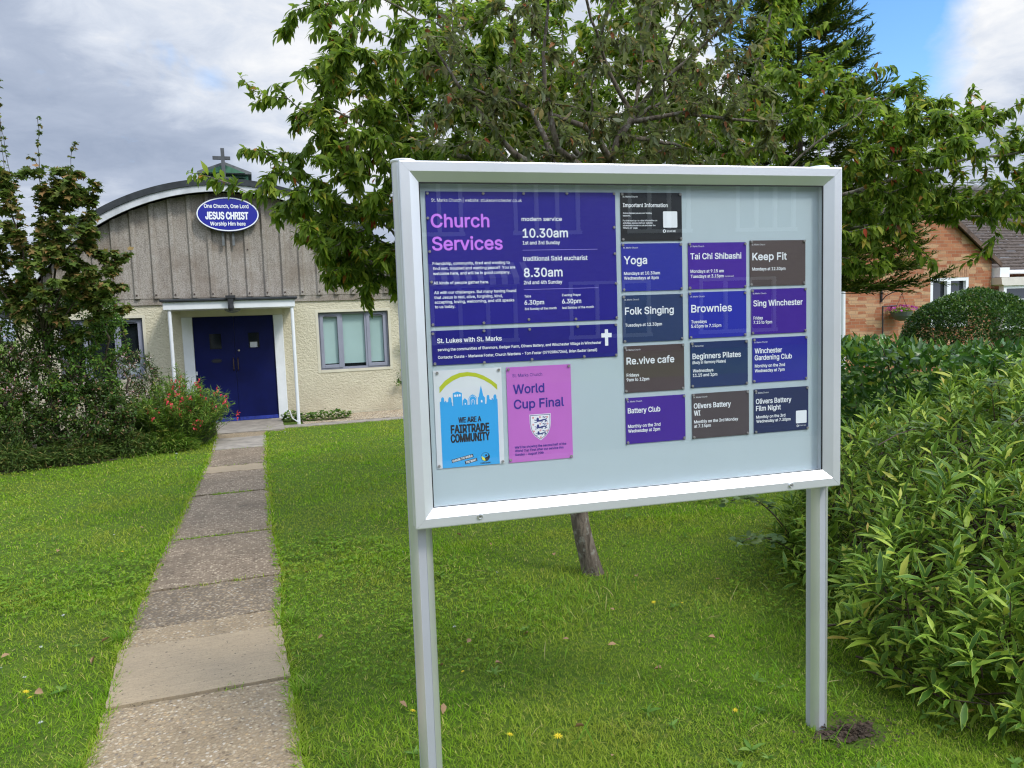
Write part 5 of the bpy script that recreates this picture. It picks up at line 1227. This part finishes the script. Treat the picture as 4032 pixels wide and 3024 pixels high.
for k in range(60):
    yb = rng.uniform(2.7, 11.1); xb = rng.uniform(5.55, 6.3); mb.tube([(xb, yb, -.05), (xb + rng.normal(0, .1), yb + rng.normal(0, .1), .6), (xb + rng.normal(0, .2), yb + rng.normal(0, .2), 1.15)], [.014, .010, .004], 5, cap=False)
o = mb.build('stems', M['bark_brown'], hedge); o.location = -Vector(hedge.location)
n = 5000; q = np.stack([rng.uniform(5.45, 6.4, n), rng.uniform(2.7, 11.1, n), rng.uniform(.05, 1.1, n)], 1)
leaves('inner_foliage', SMALL, q, rand_dirs(n), rng.uniform(.08, .13, n), .05, .1, .2, LM['laurel'], hedge)
# round clipped bush in the neighbour's garden
rb = thing('round_bush', 'round clipped green bush in front of the brick house window', 'bush', (9.95, 8.35, 0))
n = 22000; v = unit(rng.normal(0, 1, (n, 3))); v[:, 2] = np.where(v[:, 2] < -.2, -v[:, 2], v[:, 2]); k = 1.0 - .16 * rng.random(n) ** 2 + .035 * np.sin(v[:, 0] * 5 + 1) * np.cos(v[:, 2] * 6) + .03 * np.sin(v[:, 0] * 9) * np.sin(v[:, 1] * 8 + v[:, 2] * 7)
q = np.array([9.95, 8.35, .78]) + v * np.array([.96, .96, .90]) * k[:, None]
leaves('foliage', SMALL, q, unit(v + rng.normal(0, .7, (n, 3))), rng.uniform(.038, .060, n), rng.uniform(.024, .034, n), .15, .3, LM['box'], rb)
mb = MB()
for k in range(14): a = rng.uniform(0, 6.28); mb.tube([(9.95, 8.35, -.05), (9.95 + .3 * math.cos(a), 8.35 + .3 * math.sin(a), .5), (9.95 + .45 * math.cos(a), 8.35 + .45 * math.sin(a), .9 + rng.uniform(-.2, .2))], [.03, .02, .008], 6, cap=False)
o = mb.build('stems', M['bark_brown'], rb); o.location = -Vector(rb.location)
# flowers of the hanging basket
n = 420; v = unit(rng.normal(0, 1, (n, 3))); v[:, 2] = np.abs(v[:, 2]) * .6 - .1
leaves('basket_foliage', SMALL, np.array([13.33, 12.93, 1.37]) + v * np.array([.30, .2, .16]) * rng.uniform(.3, 1, (n, 1)), unit(v + rng.normal(0, .5, (n, 3))), .06, .025, .3, .3, LM['pens'], hb)
n = 110; v = unit(rng.normal(0, 1, (n, 3))); v[:, 2] = np.abs(v[:, 2]) * .55
leaves('basket_flowers', SMALL, np.array([13.33, 12.93, 1.40]) + v * np.array([.36, .22, .17]), unit(v + rng.normal(0, .5, (n, 3))), .06, .06, .1, .1, LM['mag'], hb)

# ---------------------------------------------------------------- planted bed on the left
maple = thing('young_maple', 'young maple with upright shoots at the left edge of the bed', 'tree', (-2.35, 10.6, 0))
sk = Skel(); sk.path([(-2.35, 10.6, -.05), (-2.36, 10.55, .8), (-2.38, 10.5, 1.5)], seg=.1); hd = len(sk.p) - 1
for pts in ([(-2.46, 10.2, 2.4), (-2.52, 10.05, 3.4), (-2.50, 10.0, 4.42)], [(-2.28, 10.2, 2.4), (-2.19, 10.05, 3.2), (-2.15, 10.0, 3.97)], [(-2.15, 10.2, 2.3), (-1.96, 10.05, 3.0), (-1.80, 10.0, 3.70)], [(-2.1, 10.2, 2.0), (-1.8, 10.1, 2.6), (-1.60, 10.0, 3.28)], [(-2.05, 10.2, 1.8), (-1.7, 10.0, 2.2), (-1.35, 9.95, 2.42)],
            [(-2.8, 10.3, 2.2), (-3.1, 10.2, 3.0), (-3.3, 10.2, 3.9)], [(-2.6, 10.8, 2.4), (-2.7, 11.0, 3.5), (-2.8, 11.0, 4.3)], [(-2.0, 10.3, 1.5), (-1.75, 10.15, 1.75), (-1.40, 10.05, 1.84)]):
    sk.path([tuple(sk.p[hd])] + pts, par=hd, seg=.1, jit=.008)
att = blobs(230, [((-2.45, 10.2, 2.75), (.42, .5, .95), 2), ((-1.95, 10.15, 2.75), (.32, .4, .60), 2), ((-2.3, 10.2, 2.2), (.75, .6, .55), 2), ((-1.72, 10.05, 2.25), (.33, .4, .38), 1.2), ((-3.1, 10.3, 2.7), (.5, .6, .9), 1.5), ((-1.9, 10.0, 3.25), (.18, .25, .28), .7)], .2)
sk.grow(att, seg=.09, wl=.22, jit=.01, lift=.12, minlen=1.4); sk.radii(.003, 2.2, .06); sk.mesh('trunk', M['bark_brown'], maple, 6)
P, Dn, ids = sk.twigs(.009); low = P[:, 2] < 3.35; wgt = np.where(P[:, 2] > 3.3, .45, 1.0) * np.where(P[:, 2] > 4.0, .7, 1.0); wgt /= wgt.sum(); n = 10000; pick = rng.choice(len(P), n, p=wgt)
dv = unit(Dn[pick] * .2 + rand_dirs(n) * np.array([1, 1, .4]) + np.array([0, 0, -.28]))
up_sh = P[pick][:, 2] > 3.45
leaves('crown', MAPLE, P[pick] + rng.normal(0, .022, (n, 3)) * np.where(up_sh, .5, 1.)[:, None], dv, np.where(up_sh, .5, 1.) * rng.uniform(.060, .100, n), np.where(up_sh, .5, 1.) * rng.uniform(.060, .095, n), rng.uniform(.1, .4, n), .15, LM['maple'], maple)

def bush(name, label, cat, base, spec, nat, nleaf, L, W_, lm, tm=SMALL, droop=.1, stem=(.004, 2.2, .03), bark_=None, curve=.2, group=None, spread=1.0, ht=.25):
    t_ = thing(name, label, cat, base, group=group); s_ = Skel(); bx_, by_, _ = base
    for k in range(5):
        a = k * 1.257; s_.path([(bx_ + .08 * math.cos(a), by_ + .08 * math.sin(a), -.04), (bx_ + .12 * math.cos(a), by_ + .12 * math.sin(a), ht)], seg=.1)
    att = blobs(nat, spec, .35); att = att[att[:, 2] > .04]
    s_.grow(att, seg=.08, wl=.1, jit=.008, lift=.12); s_.radii(*stem); s_.mesh('stems', bark_ or M['bark_brown'], t_, 5)
    P, Dn, ids = s_.twigs(stem[0] * 2.6); pick = rng.integers(0, len(P), nleaf)
    q = P[pick] + rng.normal(0, .03 * spread, (nleaf, 3)); q[:, 2] = np.maximum(q[:, 2], .02)
    leaves('foliage', tm, q, unit(Dn[pick] * .5 + rand_dirs(nleaf) * .9 + np.array([0, 0, -droop])), rng.uniform(L[0], L[1], nleaf), rng.uniform(W_[0], W_[1], nleaf), curve, .3, lm, t_)
    return t_, s_, P, Dn
def flowers(t_, pts, dirs, size, lm, name='blossom', per=4):
    P_ = np.repeat(pts, per, 0); D_ = np.repeat(dirs, per, 0) + rng.normal(0, .55, (len(pts) * per, 3)); n = len(P_)
    leaves(name, SMALL, P_ + rng.normal(0, size * .25, (n, 3)), unit(D_), size * rng.uniform(.8, 1.2, n), size * rng.uniform(.6, .8, n), .3, .4, lm, t_)
ab, s_, P, Dn = bush('flowering_shrub', 'shrub with reddish stems and small pale pink flowers at the left edge', 'shrub', (-2.9, 11.0, 0), [((-2.85, 10.7, 1.35), (.75, .6, .68), 2), ((-2.75, 10.55, .75), (.8, .6, .7), 2.4), ((-3.1, 10.3, .45), (.6, .45, .45), 1.2)], 520, 18000, (.028, .050), (.016, .025), LM['abelia'])
tip = np.array([s_.p[i] for i in s_.tip]); k = (tip[:, 1] < 10.75) & (tip[:, 2] > .75); flowers(ab, np.repeat(tip[k], 3, 0) + rng.normal(0, .05, (k.sum() * 3, 3)), np.tile([0, -.3, -.1], (k.sum() * 3, 1)), .026, LM['pinkw'])
ab2, s_, P, Dn = bush('flowering_shrub', 'smaller shrub with pale pink flowers below the left church window', 'shrub', (-1.6, 11.5, 0), [((-1.62, 11.45, .82), (.42, .40, .48), 2), ((-1.75, 11.4, .5), (.5, .45, .45), 1)], 260, 7000, (.025, .045), (.014, .022), LM['abelia'])
tip = np.array([s_.p[i] for i in s_.tip]); k = (tip[:, 1] < 11.5) & (tip[:, 0] > -1.85) & (tip[:, 2] > .45); flowers(ab2, np.repeat(tip[k], 2, 0) + rng.normal(0, .04, (k.sum() * 2, 3)), np.tile([.2, -.3, -.1], (k.sum() * 2, 1)), .026, LM['pinkw'])
bush('leafy_shrub', 'tall mid-green shrub between the maple and the left church window', 'shrub', (-2.1, 10.95, 0), [((-2.05, 10.75, 1.45), (.52, .5, .75), 2), ((-2.15, 10.6, .8), (.62, .5, .65), 2), ((-1.95, 10.8, 1.75), (.40, .35, .38), .8)], 420, 13000, (.030, .055), (.018, .029), LM['rose'], OVATE, .15)
bush('leafy_shrub', 'low dark green shrub at the front middle of the bed', 'shrub', (-2.0, 10.5, 0), [((-2.05, 10.45, .5), (.62, .38, .48), 2), ((-1.75, 10.7, .42), (.38, .30, .40), 1)], 300, 9000, (.028, .048), (.018, .028), LM['abelia'], OVATE, .1)
bush('leafy_shrub', 'yellow-green bush at the far left edge of the bed, behind the pink-flowered shrub', 'shrub', (-3.15, 10.95, 0), [((-3.1, 10.85, 1.5), (.62, .5, .80), 2), ((-3.3, 10.7, .8), (.7, .5, .7), 1.5)], 360, 11000, (.034, .060), (.020, .032), LM['pens'], OVATE, .15)
# red-flowered clump by the path
pe = thing('penstemon_clump', 'clump of narrow-leaved stems with red tubular flowers beside the path end', 'flower clump', (-1.02, 10.95, 0))
mb = MB(); LP, LD, FP, FD = [], [], [], []
for k in range(560):
    a = rng.uniform(0, 6.283); r_ = math.sqrt(rng.random()) ; b0 = np.array([-1.02 + .34 * r_ * math.cos(a), 10.95 + .30 * r_ * math.sin(a), 0.0]); ln = rng.uniform(.45, 1.05) * (1.08 - .22 * r_)
    out = np.array([math.cos(a), math.sin(a), 0]) * r_ * rng.uniform(.15, .50); tp = b0 + out + np.array([0, 0, ln * (1 - .30 * r_)]); md = (b0 + tp) / 2 + np.array([0, 0, .08]) + out * -.05
    uu = np.linspace(0, 1, 7)[:, None]; C = (1-uu)**2 * b0 + 2*uu*(1-uu) * md + uu*uu * tp; mb.tube([tuple(q) for q in C], [.0035, .003, .003, .0025, .002, .002, .0015], 4, cap=False)
    m_ = int(ln / .019); u = rng.uniform(.12, 1, m_)[:, None]; q = (1-u)**2 * b0 + 2*u*(1-u) * md + u*u * tp; LP.append(q); d = unit(rng.normal(0, 1, (m_, 3))); d[:, 2] = np.abs(d[:, 2]) * .8 + .25; LD.append(d)
    if rng.random() < (.13 if tp[1] < 10.95 else .05) and tp[2] > .30:
        for z in range(rng.integers(2, 5)): FP.append(tp + np.array([rng.normal(0, .012), rng.normal(0, .012) - .045, .05 - .035 * z])); FD.append((rng.normal(0, .5), -.6, -.5))
o = mb.build('stems', mat('green_stem', (.06, .09, .03), .7), pe); o.location = -Vector(pe.location)
LP, LD = np.concatenate(LP), np.concatenate(LD); n = len(LP); leaves('foliage', SMALL, LP, LD, rng.uniform(.05, .095, n), rng.uniform(.010, .018, n), .3, .3, LM['pens'], pe)
flowers(pe, np.array(FP), np.array(FD), .036, LM['red'], per=3)
# low plants along the front of the bed
for k, (x, y, sx, sz, lab) in enumerate(((-2.75, 10.05, .42, .30, 'low dark feathery plant at the left front edge of the bed'), (-2.15, 10.2, .40, .28, 'low dark plant with strappy leaves at the front of the bed, below the dark shrub'), (-1.55, 10.45, .38, .30, 'low leafy plant at the front of the bed, left of the red-flowered clump'), (-1.15, 10.55, .36, .26, 'low bright green plant in front of the red-flowered clump'), (-.78, 11.6, .16, .22, 'small straggling plant at the path edge near the doors'))):
    t_ = thing('bed_plant', lab, 'plant', (x, y, 0), group='low plants along the front of the bed'); n = int(2600 * sx / .4)
    a = rng.uniform(0, 6.283, n); r_ = np.sqrt(rng.random(n)); q = np.stack([x + sx * r_ * np.cos(a), y + sx * .55 * r_ * np.sin(a), rng.random(n) * sz * (1 - .55 * r_ ** 2)], 1)
    d = np.stack([np.cos(a) * r_ + rng.normal(0, .5, n), np.sin(a) * r_ + rng.normal(0, .5, n) - .2, rng.uniform(.1, 1.0, n)], 1)
    leaves('foliage', SMALL, q, d, rng.uniform(.05, .13, n), rng.uniform(.008, .018, n), rng.uniform(.2, .6, n), .3, LM['low'] if k != 3 else LM['pens'], t_)
# weeds at the foot of the wall right of the doors, and a climber on the wall
for (x, y, sx, n, lab) in ((.52, 12.75, .16, 260, 'small ivy-like weed beside the right door post'), (1.05, 12.55, .38, 520, 'spreading green weeds at the foot of the wall under the pale-blind window')):
    t_ = thing('wall_weed', lab, 'weed', (x, y, 0)); a = rng.uniform(0, 6.283, n); r_ = np.sqrt(rng.random(n))
    q = np.stack([x + sx * r_ * np.cos(a), y + .12 * r_ * np.sin(a), .02 + rng.random(n) * .17 * (1 - .4 * r_)], 1)
    leaves('foliage', OVATE, q, np.stack([np.cos(a), np.sin(a) - .5, rng.uniform(-.1, .5, n)], 1), rng.uniform(.03, .06, n), rng.uniform(.03, .05, n), .2, .2, LM['rose'], t_)
t_ = thing('wall_climber', 'thin leafy climber on the church wall at the edge of the board', 'climber', (2.50, 13.1, 0))
sk = Skel(); sk.path([(2.55, 13.12, 0), (2.50, 13.12, .6), (2.48, 13.1, 1.3)], seg=.1); sk.grow(blobs(40, [((2.46, 13.1, .55), (.22, .06, .12), 1), ((2.5, 13.1, 1.0), (.14, .06, .35), 1)], .2), seg=.06); sk.radii(.003, 2.2, .02); sk.mesh('stems', M['bark_brown'], t_, 4)
P, Dn, _ = sk.twigs(.02); n = 420; pick = rng.integers(0, len(P), n); leaves('foliage', SMALL, P[pick] + rng.normal(0, .02, (n, 3)), rand_dirs(n, .2), rng.uniform(.03, .055, n), .028, .2, .3, LM['rose'], t_)

# ---------------------------------------------------------------- lawn: blades, clover, weeds
LM['grass'] = leafmat('grass_blade', [(0, (0.104, 0.229, 0.008)), (.4, (0.169, 0.327, 0.013)), (.75, (0.239, 0.418, 0.019)), (.91, (0.323, 0.471, 0.032)), (.955, (0.518, 0.471, 0.137)), (1, (0.622, 0.523, 0.210))], trans=.40, rough=.6, patch=(1.3, (.36, .34, .06), .6), spec=.12)
LM['clover'] = leafmat('clover_leaf', [(0, (0.089, 0.186, 0.013)), (.5, (0.138, 0.255, 0.018)), (1, (0.227, 0.323, 0.032))], trans=.3, rough=.6, spec=.15)
def lawn_pts(n, y0, y1, power=1.0):
    u = rng.random(n); y = (y0 ** (1-power) + u * (y1 ** (1-power) - y0 ** (1-power))) ** (1/(1-power)) if power != 1 else y0 * (y1/y0) ** u
    xl = -.42 * y - 1.25; xr = np.minimum(1.30 * y + .9, 5.5); x = xl + rng.random(n) * (xr - xl)
    pl_, pr_ = pathL(y), pathR(y); wob = .022 * np.sin(y * 23) + .018 * np.sin(y * 57 + 1)
    ok = ~((x > pl_ + .004 + wob) & (x < pr_ - .002 - wob)) & ~((x > .2) & (x < 2.9) & (y > 11.92)) & (y < 12.9)
    bed = np.interp(x, [q[0] for q in BED[:7]], [q[1] for q in BED[:7]]) ; ok &= ~((x < -.6) & (y > bed - .02 + .06 * np.sin(x * 13)))
    dp = np.hypot((x - 1.95) / 1.35, (y - 2.10)); ok &= ~((dp < .10))
    return np.stack([x, y, np.zeros(n)], 1)[ok]
B5 = (np.array([(0,-1,0),(0,1,0),(.55,-.75,0),(.55,.75,0),(1,0,1)], float), [(0,1,3,2),(2,3,4)])
def blades(name, q, h, wd, lean, lm, tm=B5, curve=(.1, .6)):
    n = len(q); a = rng.uniform(0, 6.283, n); l_ = rng.random(n) ** .8 * lean; d = np.stack([np.cos(a) * l_, np.sin(a) * l_, np.ones(n)], 1)
    return leaves(name, tm, q, d, h, wd, rng.uniform(*curve, n), 0., lm, None, up=np.stack([np.cos(a), np.sin(a), np.full(n, .01)], 1) * -1)
q1 = lawn_pts(310000, 1.35, 5.0, 1.25); q2 = lawn_pts(170000, 4.8, 13.0, 1.0); q = np.concatenate([q1, q2])
yv = q[:, 1]; n = len(q); tuft = .75 + .5 * (np.sin(q[:, 0] * 3.1 + 1.3 * np.sin(q[:, 1] * 2.3)) * np.sin(q[:, 1] * 2.7 + 1) > .2)
hh = rng.uniform(.012, .031, n) * tuft * (1 + .02 * yv); ww = rng.uniform(.0018, .0033, n) * np.clip(yv / 3.0, 1, 3.2)
# shaggier fringe along the path edges
edge_d = np.minimum(np.abs(q[:, 0] - pathL(yv)), np.abs(q[:, 0] - pathR(yv))); hh *= 1 + .55 * np.exp(-(edge_d / .06) ** 2)
# fringe that hangs over the slab edges
m_ = 9000; yf = 1.5 * (11.5 / 1.5) ** rng.random(m_); sd_ = rng.random(m_) < .5; xf = np.where(sd_, pathL(yf) - rng.uniform(-.015, .03, m_), pathR(yf) + rng.uniform(-.015, .03, m_))
q = np.concatenate([q, np.stack([xf, yf, np.zeros(m_)], 1)]); hh = np.concatenate([hh, rng.uniform(.022, .058, m_)]); ww = np.concatenate([ww, rng.uniform(.0025, .0045, m_) * np.clip(yf / 3, 1, 3)])
kind(blades('grass', q, hh, ww, 1.25, LM['grass']), 'stuff', 'mown green lawn grass')
# taller tufts
tp = []
for (x, y, r_, m_) in ((1.45, 3.55, .30, 170), (1.75, 3.75, .25, 110), (1.05, 3.0, .22, 40), (1.62, 2.25, .10, 26), (1.80, 2.05, .06, 26), (1.42, 2.65, .12, 26), (.35, 2.55, .2, 20), (1.0, 2.3, .25, 24), (2.0, 2.4, .2, 50), (.1, 2.35, .06, 40), (.12, 3.2, .05, 40), (-.72, 4.1, .05, 60), (-.70, 2.9, .05, 40), (.09, 4.0, .05, 60), (1.2, 4.8, .5, 160), (2.3, 3.2, .3, 60), (-1.4, 10.1, .3, 120), (-.7, 10.9, .12, 80)):
    a = rng.uniform(0, 6.283, m_); k = np.sqrt(rng.random(m_)) * r_; tp.append(np.stack([x + k * np.cos(a), y + k * np.sin(a), np.zeros(m_)], 1))
q = np.concatenate(tp); n = len(q); T7 = LANCE
kind(blades('tall_grass', q, rng.uniform(.05, .13, n), rng.uniform(.0035, .006, n), .9, leafmat('tall_grass_blade', [(0, (.10, .22, .015)), (.6, (.17, .31, .025)), (.9, (.24, .35, .04)), (1, (.5, .4, .2))], trans=.4, rough=.55, spec=.15), T7, (.2, .9)), 'stuff', 'longer tufts of grass standing in the lawn')
# clover and broad-leaved ground cover
q = np.concatenate([lawn_pts(26000, 1.4, 5.5, 1.3), lawn_pts(5000, 5, 10, 1.0)]); m_ = (np.sin(q[:, 0] * 2.2 + .6) + np.sin(q[:, 1] * 1.7 + q[:, 0]) + (q[:, 0] < -.5) * .9 - (q[:, 0] > 0) * .1) > .35
q = q[m_]; n = len(q); a0 = rng.uniform(0, 6.283, n); q[:, 2] = rng.uniform(.018, .040, n); P_, D_ = [], []
for k in range(3): a = a0 + k * 2.094; P_.append(q); D_.append(np.stack([np.cos(a), np.sin(a), rng.uniform(.0, .4, n)], 1))
P_, D_ = np.concatenate(P_), np.concatenate(D_); n = len(P_)
kind(leaves('clover', OVATE, P_, D_, rng.uniform(.009, .015, n) * np.clip(P_[:, 1] / 3.5, 1, 1.5), rng.uniform(.009, .014, n) * np.clip(P_[:, 1] / 3.5, 1, 1.5), .15, .2, LM['clover'], None), 'stuff', 'clover leaves mixed through the lawn')
q = lawn_pts(190, 1.5, 7.0, 1.2); q[:, 2] = .012; P_, D_, L_ = [], [], []
for p_ in q:
    m_ = rng.integers(5, 9); a = rng.uniform(0, 6.283) + np.arange(m_) * 6.283 / m_
    P_.append(np.tile(p_, (m_, 1))); D_.append(np.stack([np.cos(a), np.sin(a), rng.uniform(.15, 1.2, m_)], 1)); L_.append(rng.uniform(.55, 1.2) * rng.uniform(.022, .060, m_))
P_, D_, L_ = np.concatenate(P_), np.concatenate(D_), np.concatenate(L_)
kind(leaves('lawn_weeds', OVATE, P_, D_, L_, L_ * .30, .3, .3, leafmat('plantain_leaf', [(0, (.08, .17, .022)), (.6, (.12, .225, .035)), (1, (.19, .28, .06))], trans=.3, rough=.55, spec=.2), None), 'stuff', 'broad-leaved weed rosettes in the lawn')
# moss and grass in the slab joints
jp = []
for y, n_, x0, x1 in ((5.92, 420, -.62, .0), (7.445, 240, -.45, -.1), (4.798, 160, -.55, .0), (3.337, 40, -.25, -.12), (8.95, 60, -.5, 0), (10.17, 60, -.5, 0)): jp.append(np.stack([rng.uniform(x0, x1, n_), y + rng.normal(0, .012, n_), np.zeros(n_)], 1))
q = np.concatenate(jp); n = len(q); kind(blades('joint_grass', q, rng.uniform(.015, .045, n), rng.uniform(.003, .006, n), 1.3, LM['grass']), 'stuff', 'grass and moss in the slab joints')
# dandelion-like flowers, daisies and fallen leaves: individual things
YEL = mat('yellow_flower', (.75, .55, .01), .6); WHT = mat('daisy_white', (.72, .72, .70), .6); GST = mat('flower_stalk', (.08, .14, .03), .7)
def flower_mesh(r_, np_, hh):
    mb = MB()
    for k in range(np_):
        a = 6.283 * k / np_; w_ = 3.0 / np_
        for rr, zz in ((r_, hh), (r_ * .62, hh + .002)):
            mb.add([(0, 0, zz - .002), (rr * .6 * math.cos(a - w_ * .5), rr * .6 * math.sin(a - w_ * .5), zz + .001), (rr * math.cos(a), rr * math.sin(a), zz), (rr * .6 * math.cos(a + w_ * .5), rr * .6 * math.sin(a + w_ * .5), zz + .001)], [(0, 1, 2, 3)])
    return mb.mesh('petals')
ym, wm = flower_mesh(.014, 9, .045), flower_mesh(.009, 11, .035); ym.materials.append(YEL); wm.materials.append(WHT)
stm = MB().tube([(0, 0, -.01), (.002, 0, .02), (0, 0, .043)], .0014, 5).mesh('stalk'); stm.materials.append(GST)
def flower(name, cat, me, x, y, s, label, group):
    f = thing(name, label, cat, (x, y, 0), (rng.normal(0, .15) - .25, rng.normal(0, .15), rng.uniform(0, 6)), group); f.scale = (s, s, s)
    obj('petals', me, f); obj('stalk', stm, f)
YF = [(1.64, 2.36, 0.8, 'yellow flower in the lawn between the two board posts, nearest the viewer'), (0.93, 2.4, 1.3, 'yellow flower in the lawn between the two board posts, second nearest'), (0.77, 2.48, 1.1, 'yellow flower in the lawn between the two board posts, third nearest'), (0.48, 2.79, 1.0, 'yellow flower in the lawn between the two board posts, fourth nearest'), (0.77, 3.06, 0.7, 'yellow flower in the lawn between the two board posts, fifth nearest'), (2.02, 3.37, 0.6, 'yellow flower in the lawn between the two board posts, sixth nearest'), (1.88, 3.4, 1.0, 'yellow flower in the lawn between the two board posts, seventh nearest'), (-0.95, 3.5, 1.1, 'yellow flower in the lawn left of the path, nearest the viewer'), (-1.01, 3.58, 1.1, 'yellow flower in the lawn left of the path, second nearest'), (-1.15, 4.18, 0.8, 'yellow flower in the lawn left of the path, third nearest'), (-0.94, 5.67, 1.0, 'yellow flower in the lawn left of the path, fourth nearest'), (-1.51, 6.37, 1.2, 'yellow flower in the lawn left of the path, fifth nearest'), (-2.57, 10.0, 1.5, 'yellow flower in the lawn left of the path, sixth nearest'), (0.17, 5.72, 1.0, 'yellow flower in the lawn edge just right of the path')]
for k, (x, y, s, lab) in enumerate(YF): flower('yellow_flower', 'flower', ym, x, y, s, lab, 'yellow flowers in the lawn')
for k, (x, y, s, lab) in enumerate([(0.85, 3.51, 1.2, 'small white flower in the lawn between the two board posts, nearest the viewer'), (1.27, 4.21, 1.0, 'small white flower in the lawn between the two board posts, second nearest'), (0.84, 4.82, 1.2, 'small white flower in the lawn between the two board posts, third nearest'), (-0.87, 3.27, 1.2, 'small white flower in the lawn left of the path, nearest the viewer'), (-1.05, 3.74, 1.2, 'small white flower in the lawn left of the path, second nearest'), (-1.17, 3.9, 1.1, 'small white flower in the lawn left of the path, third nearest'), (-1.07, 4.12, 1.0, 'small white flower in the lawn left of the path, fourth nearest'), (-1.05, 4.54, 1.1, 'small white flower in the lawn left of the path, fifth nearest'), (-1.07, 6.19, 1.2, 'small white flower in the lawn left of the path, sixth nearest'), (-0.91, 9.46, 2.0, 'small white flower in the lawn left of the path, seventh nearest'), (-0.97, 9.88, 1.7, 'small white flower in the lawn left of the path, eighth nearest'), (0.35, 11.1, 1.7, 'small white flower in the lawn edge just right of the path')]): flower('white_flower', 'flower', wm, x, y, s, lab, 'small white flowers in the lawn')
FL = leafmat('fallen_leaf', [(0, (.16, .08, .035)), (.4, (.26, .14, .06)), (.75, (.34, .22, .12)), (1, (.45, .32, .10))], trans=.05, rough=.75)
fm = []
for k in range(3):
    T_, F_ = OVATE; mb = MB(); L_, W_ = .055, .034
    mb.add([(t * L_ - L_/2, s * W_ * .5, .006 + abs(s) * .009 * (k + 1) * .6 + .012 * (t - .5) ** 2 * (k - 1)) for t, s, e in T_], F_); me = mb.mesh('fallen_leaf', True); me.materials.append(FL); fm.append(me)
for k, (x, y, lab) in enumerate([(1.08, 2.26, 'brown curled leaf in the lawn between the two board posts, nearest the viewer'), (1.05, 2.47, 'brown curled leaf in the lawn between the two board posts, second nearest'), (1.54, 2.76, 'brown curled leaf in the lawn between the two board posts, third nearest'), (0.61, 2.8, 'brown curled leaf in the lawn between the two board posts, fourth nearest'), (0.47, 2.89, 'brown curled leaf in the lawn between the two board posts, fifth nearest'), (1.92, 2.94, 'brown curled leaf in the lawn between the two board posts, sixth nearest'), (1.47, 3.06, 'brown curled leaf in the lawn between the two board posts, seventh nearest'), (0.93, 3.08, 'brown curled leaf in the lawn between the two board posts, eighth nearest'), (0.69, 3.16, 'brown curled leaf in the lawn between the two board posts, ninth nearest'), (1.3, 3.2, 'brown curled leaf in the lawn between the two board posts, tenth nearest'), (1.15, 3.33, 'brown curled leaf in the lawn between the two board posts, eleventh nearest'), (0.87, 3.36, 'brown curled leaf in the lawn between the two board posts, twelfth nearest'), (1.66, 3.44, 'brown curled leaf in the lawn between the two board posts, thirteenth nearest'), (2.39, 3.59, 'brown curled leaf in the lawn between the two board posts, fourteenth nearest'), (2.01, 3.82, 'brown curled leaf in the lawn between the two board posts, fifteenth nearest'), (1.73, 4.41, 'brown curled leaf in the lawn between the two board posts, sixteenth nearest'), (1.42, 4.79, 'brown curled leaf in the lawn between the two board posts, seventeenth nearest'), (1.28, 5.1, 'brown curled leaf in the lawn between the two board posts, eighteenth nearest'), (0.91, 5.44, 'brown curled leaf in the lawn between the two board posts, nineteenth nearest'), (-0.95, 3.6, 'brown curled leaf in the lawn left of the path, nearest the viewer'), (-0.79, 3.86, 'brown curled leaf in the lawn left of the path, second nearest'), (-1.21, 4.09, 'brown curled leaf in the lawn left of the path, third nearest'), (-0.78, 4.09, 'brown curled leaf in the lawn left of the path, fourth nearest'), (-1.39, 5.95, 'brown curled leaf in the lawn left of the path, fifth nearest'), (-0.91, 6.4, 'brown curled leaf in the lawn left of the path, sixth nearest'), (0.22, 3.7, 'brown curled leaf in the lawn edge just right of the path, nearest the viewer'), (0.22, 4.72, 'brown curled leaf in the lawn edge just right of the path, second nearest'), (0.15, 7.27, 'brown curled leaf in the lawn edge just right of the path, third nearest'), (0.38, 9.36, 'brown curled leaf in the lawn edge just right of the path, fourth nearest')]):
    o = obj('fallen_leaf', fm[k % 3]); o.location = (x, y, .022); o.rotation_euler = (rng.normal(0, .5), rng.normal(0, .4), rng.uniform(0, 6)); s = rng.uniform(.5, .9); o.scale = (s, s, s); tag(o, lab, 'leaf', 'brown fallen leaves on the lawn')
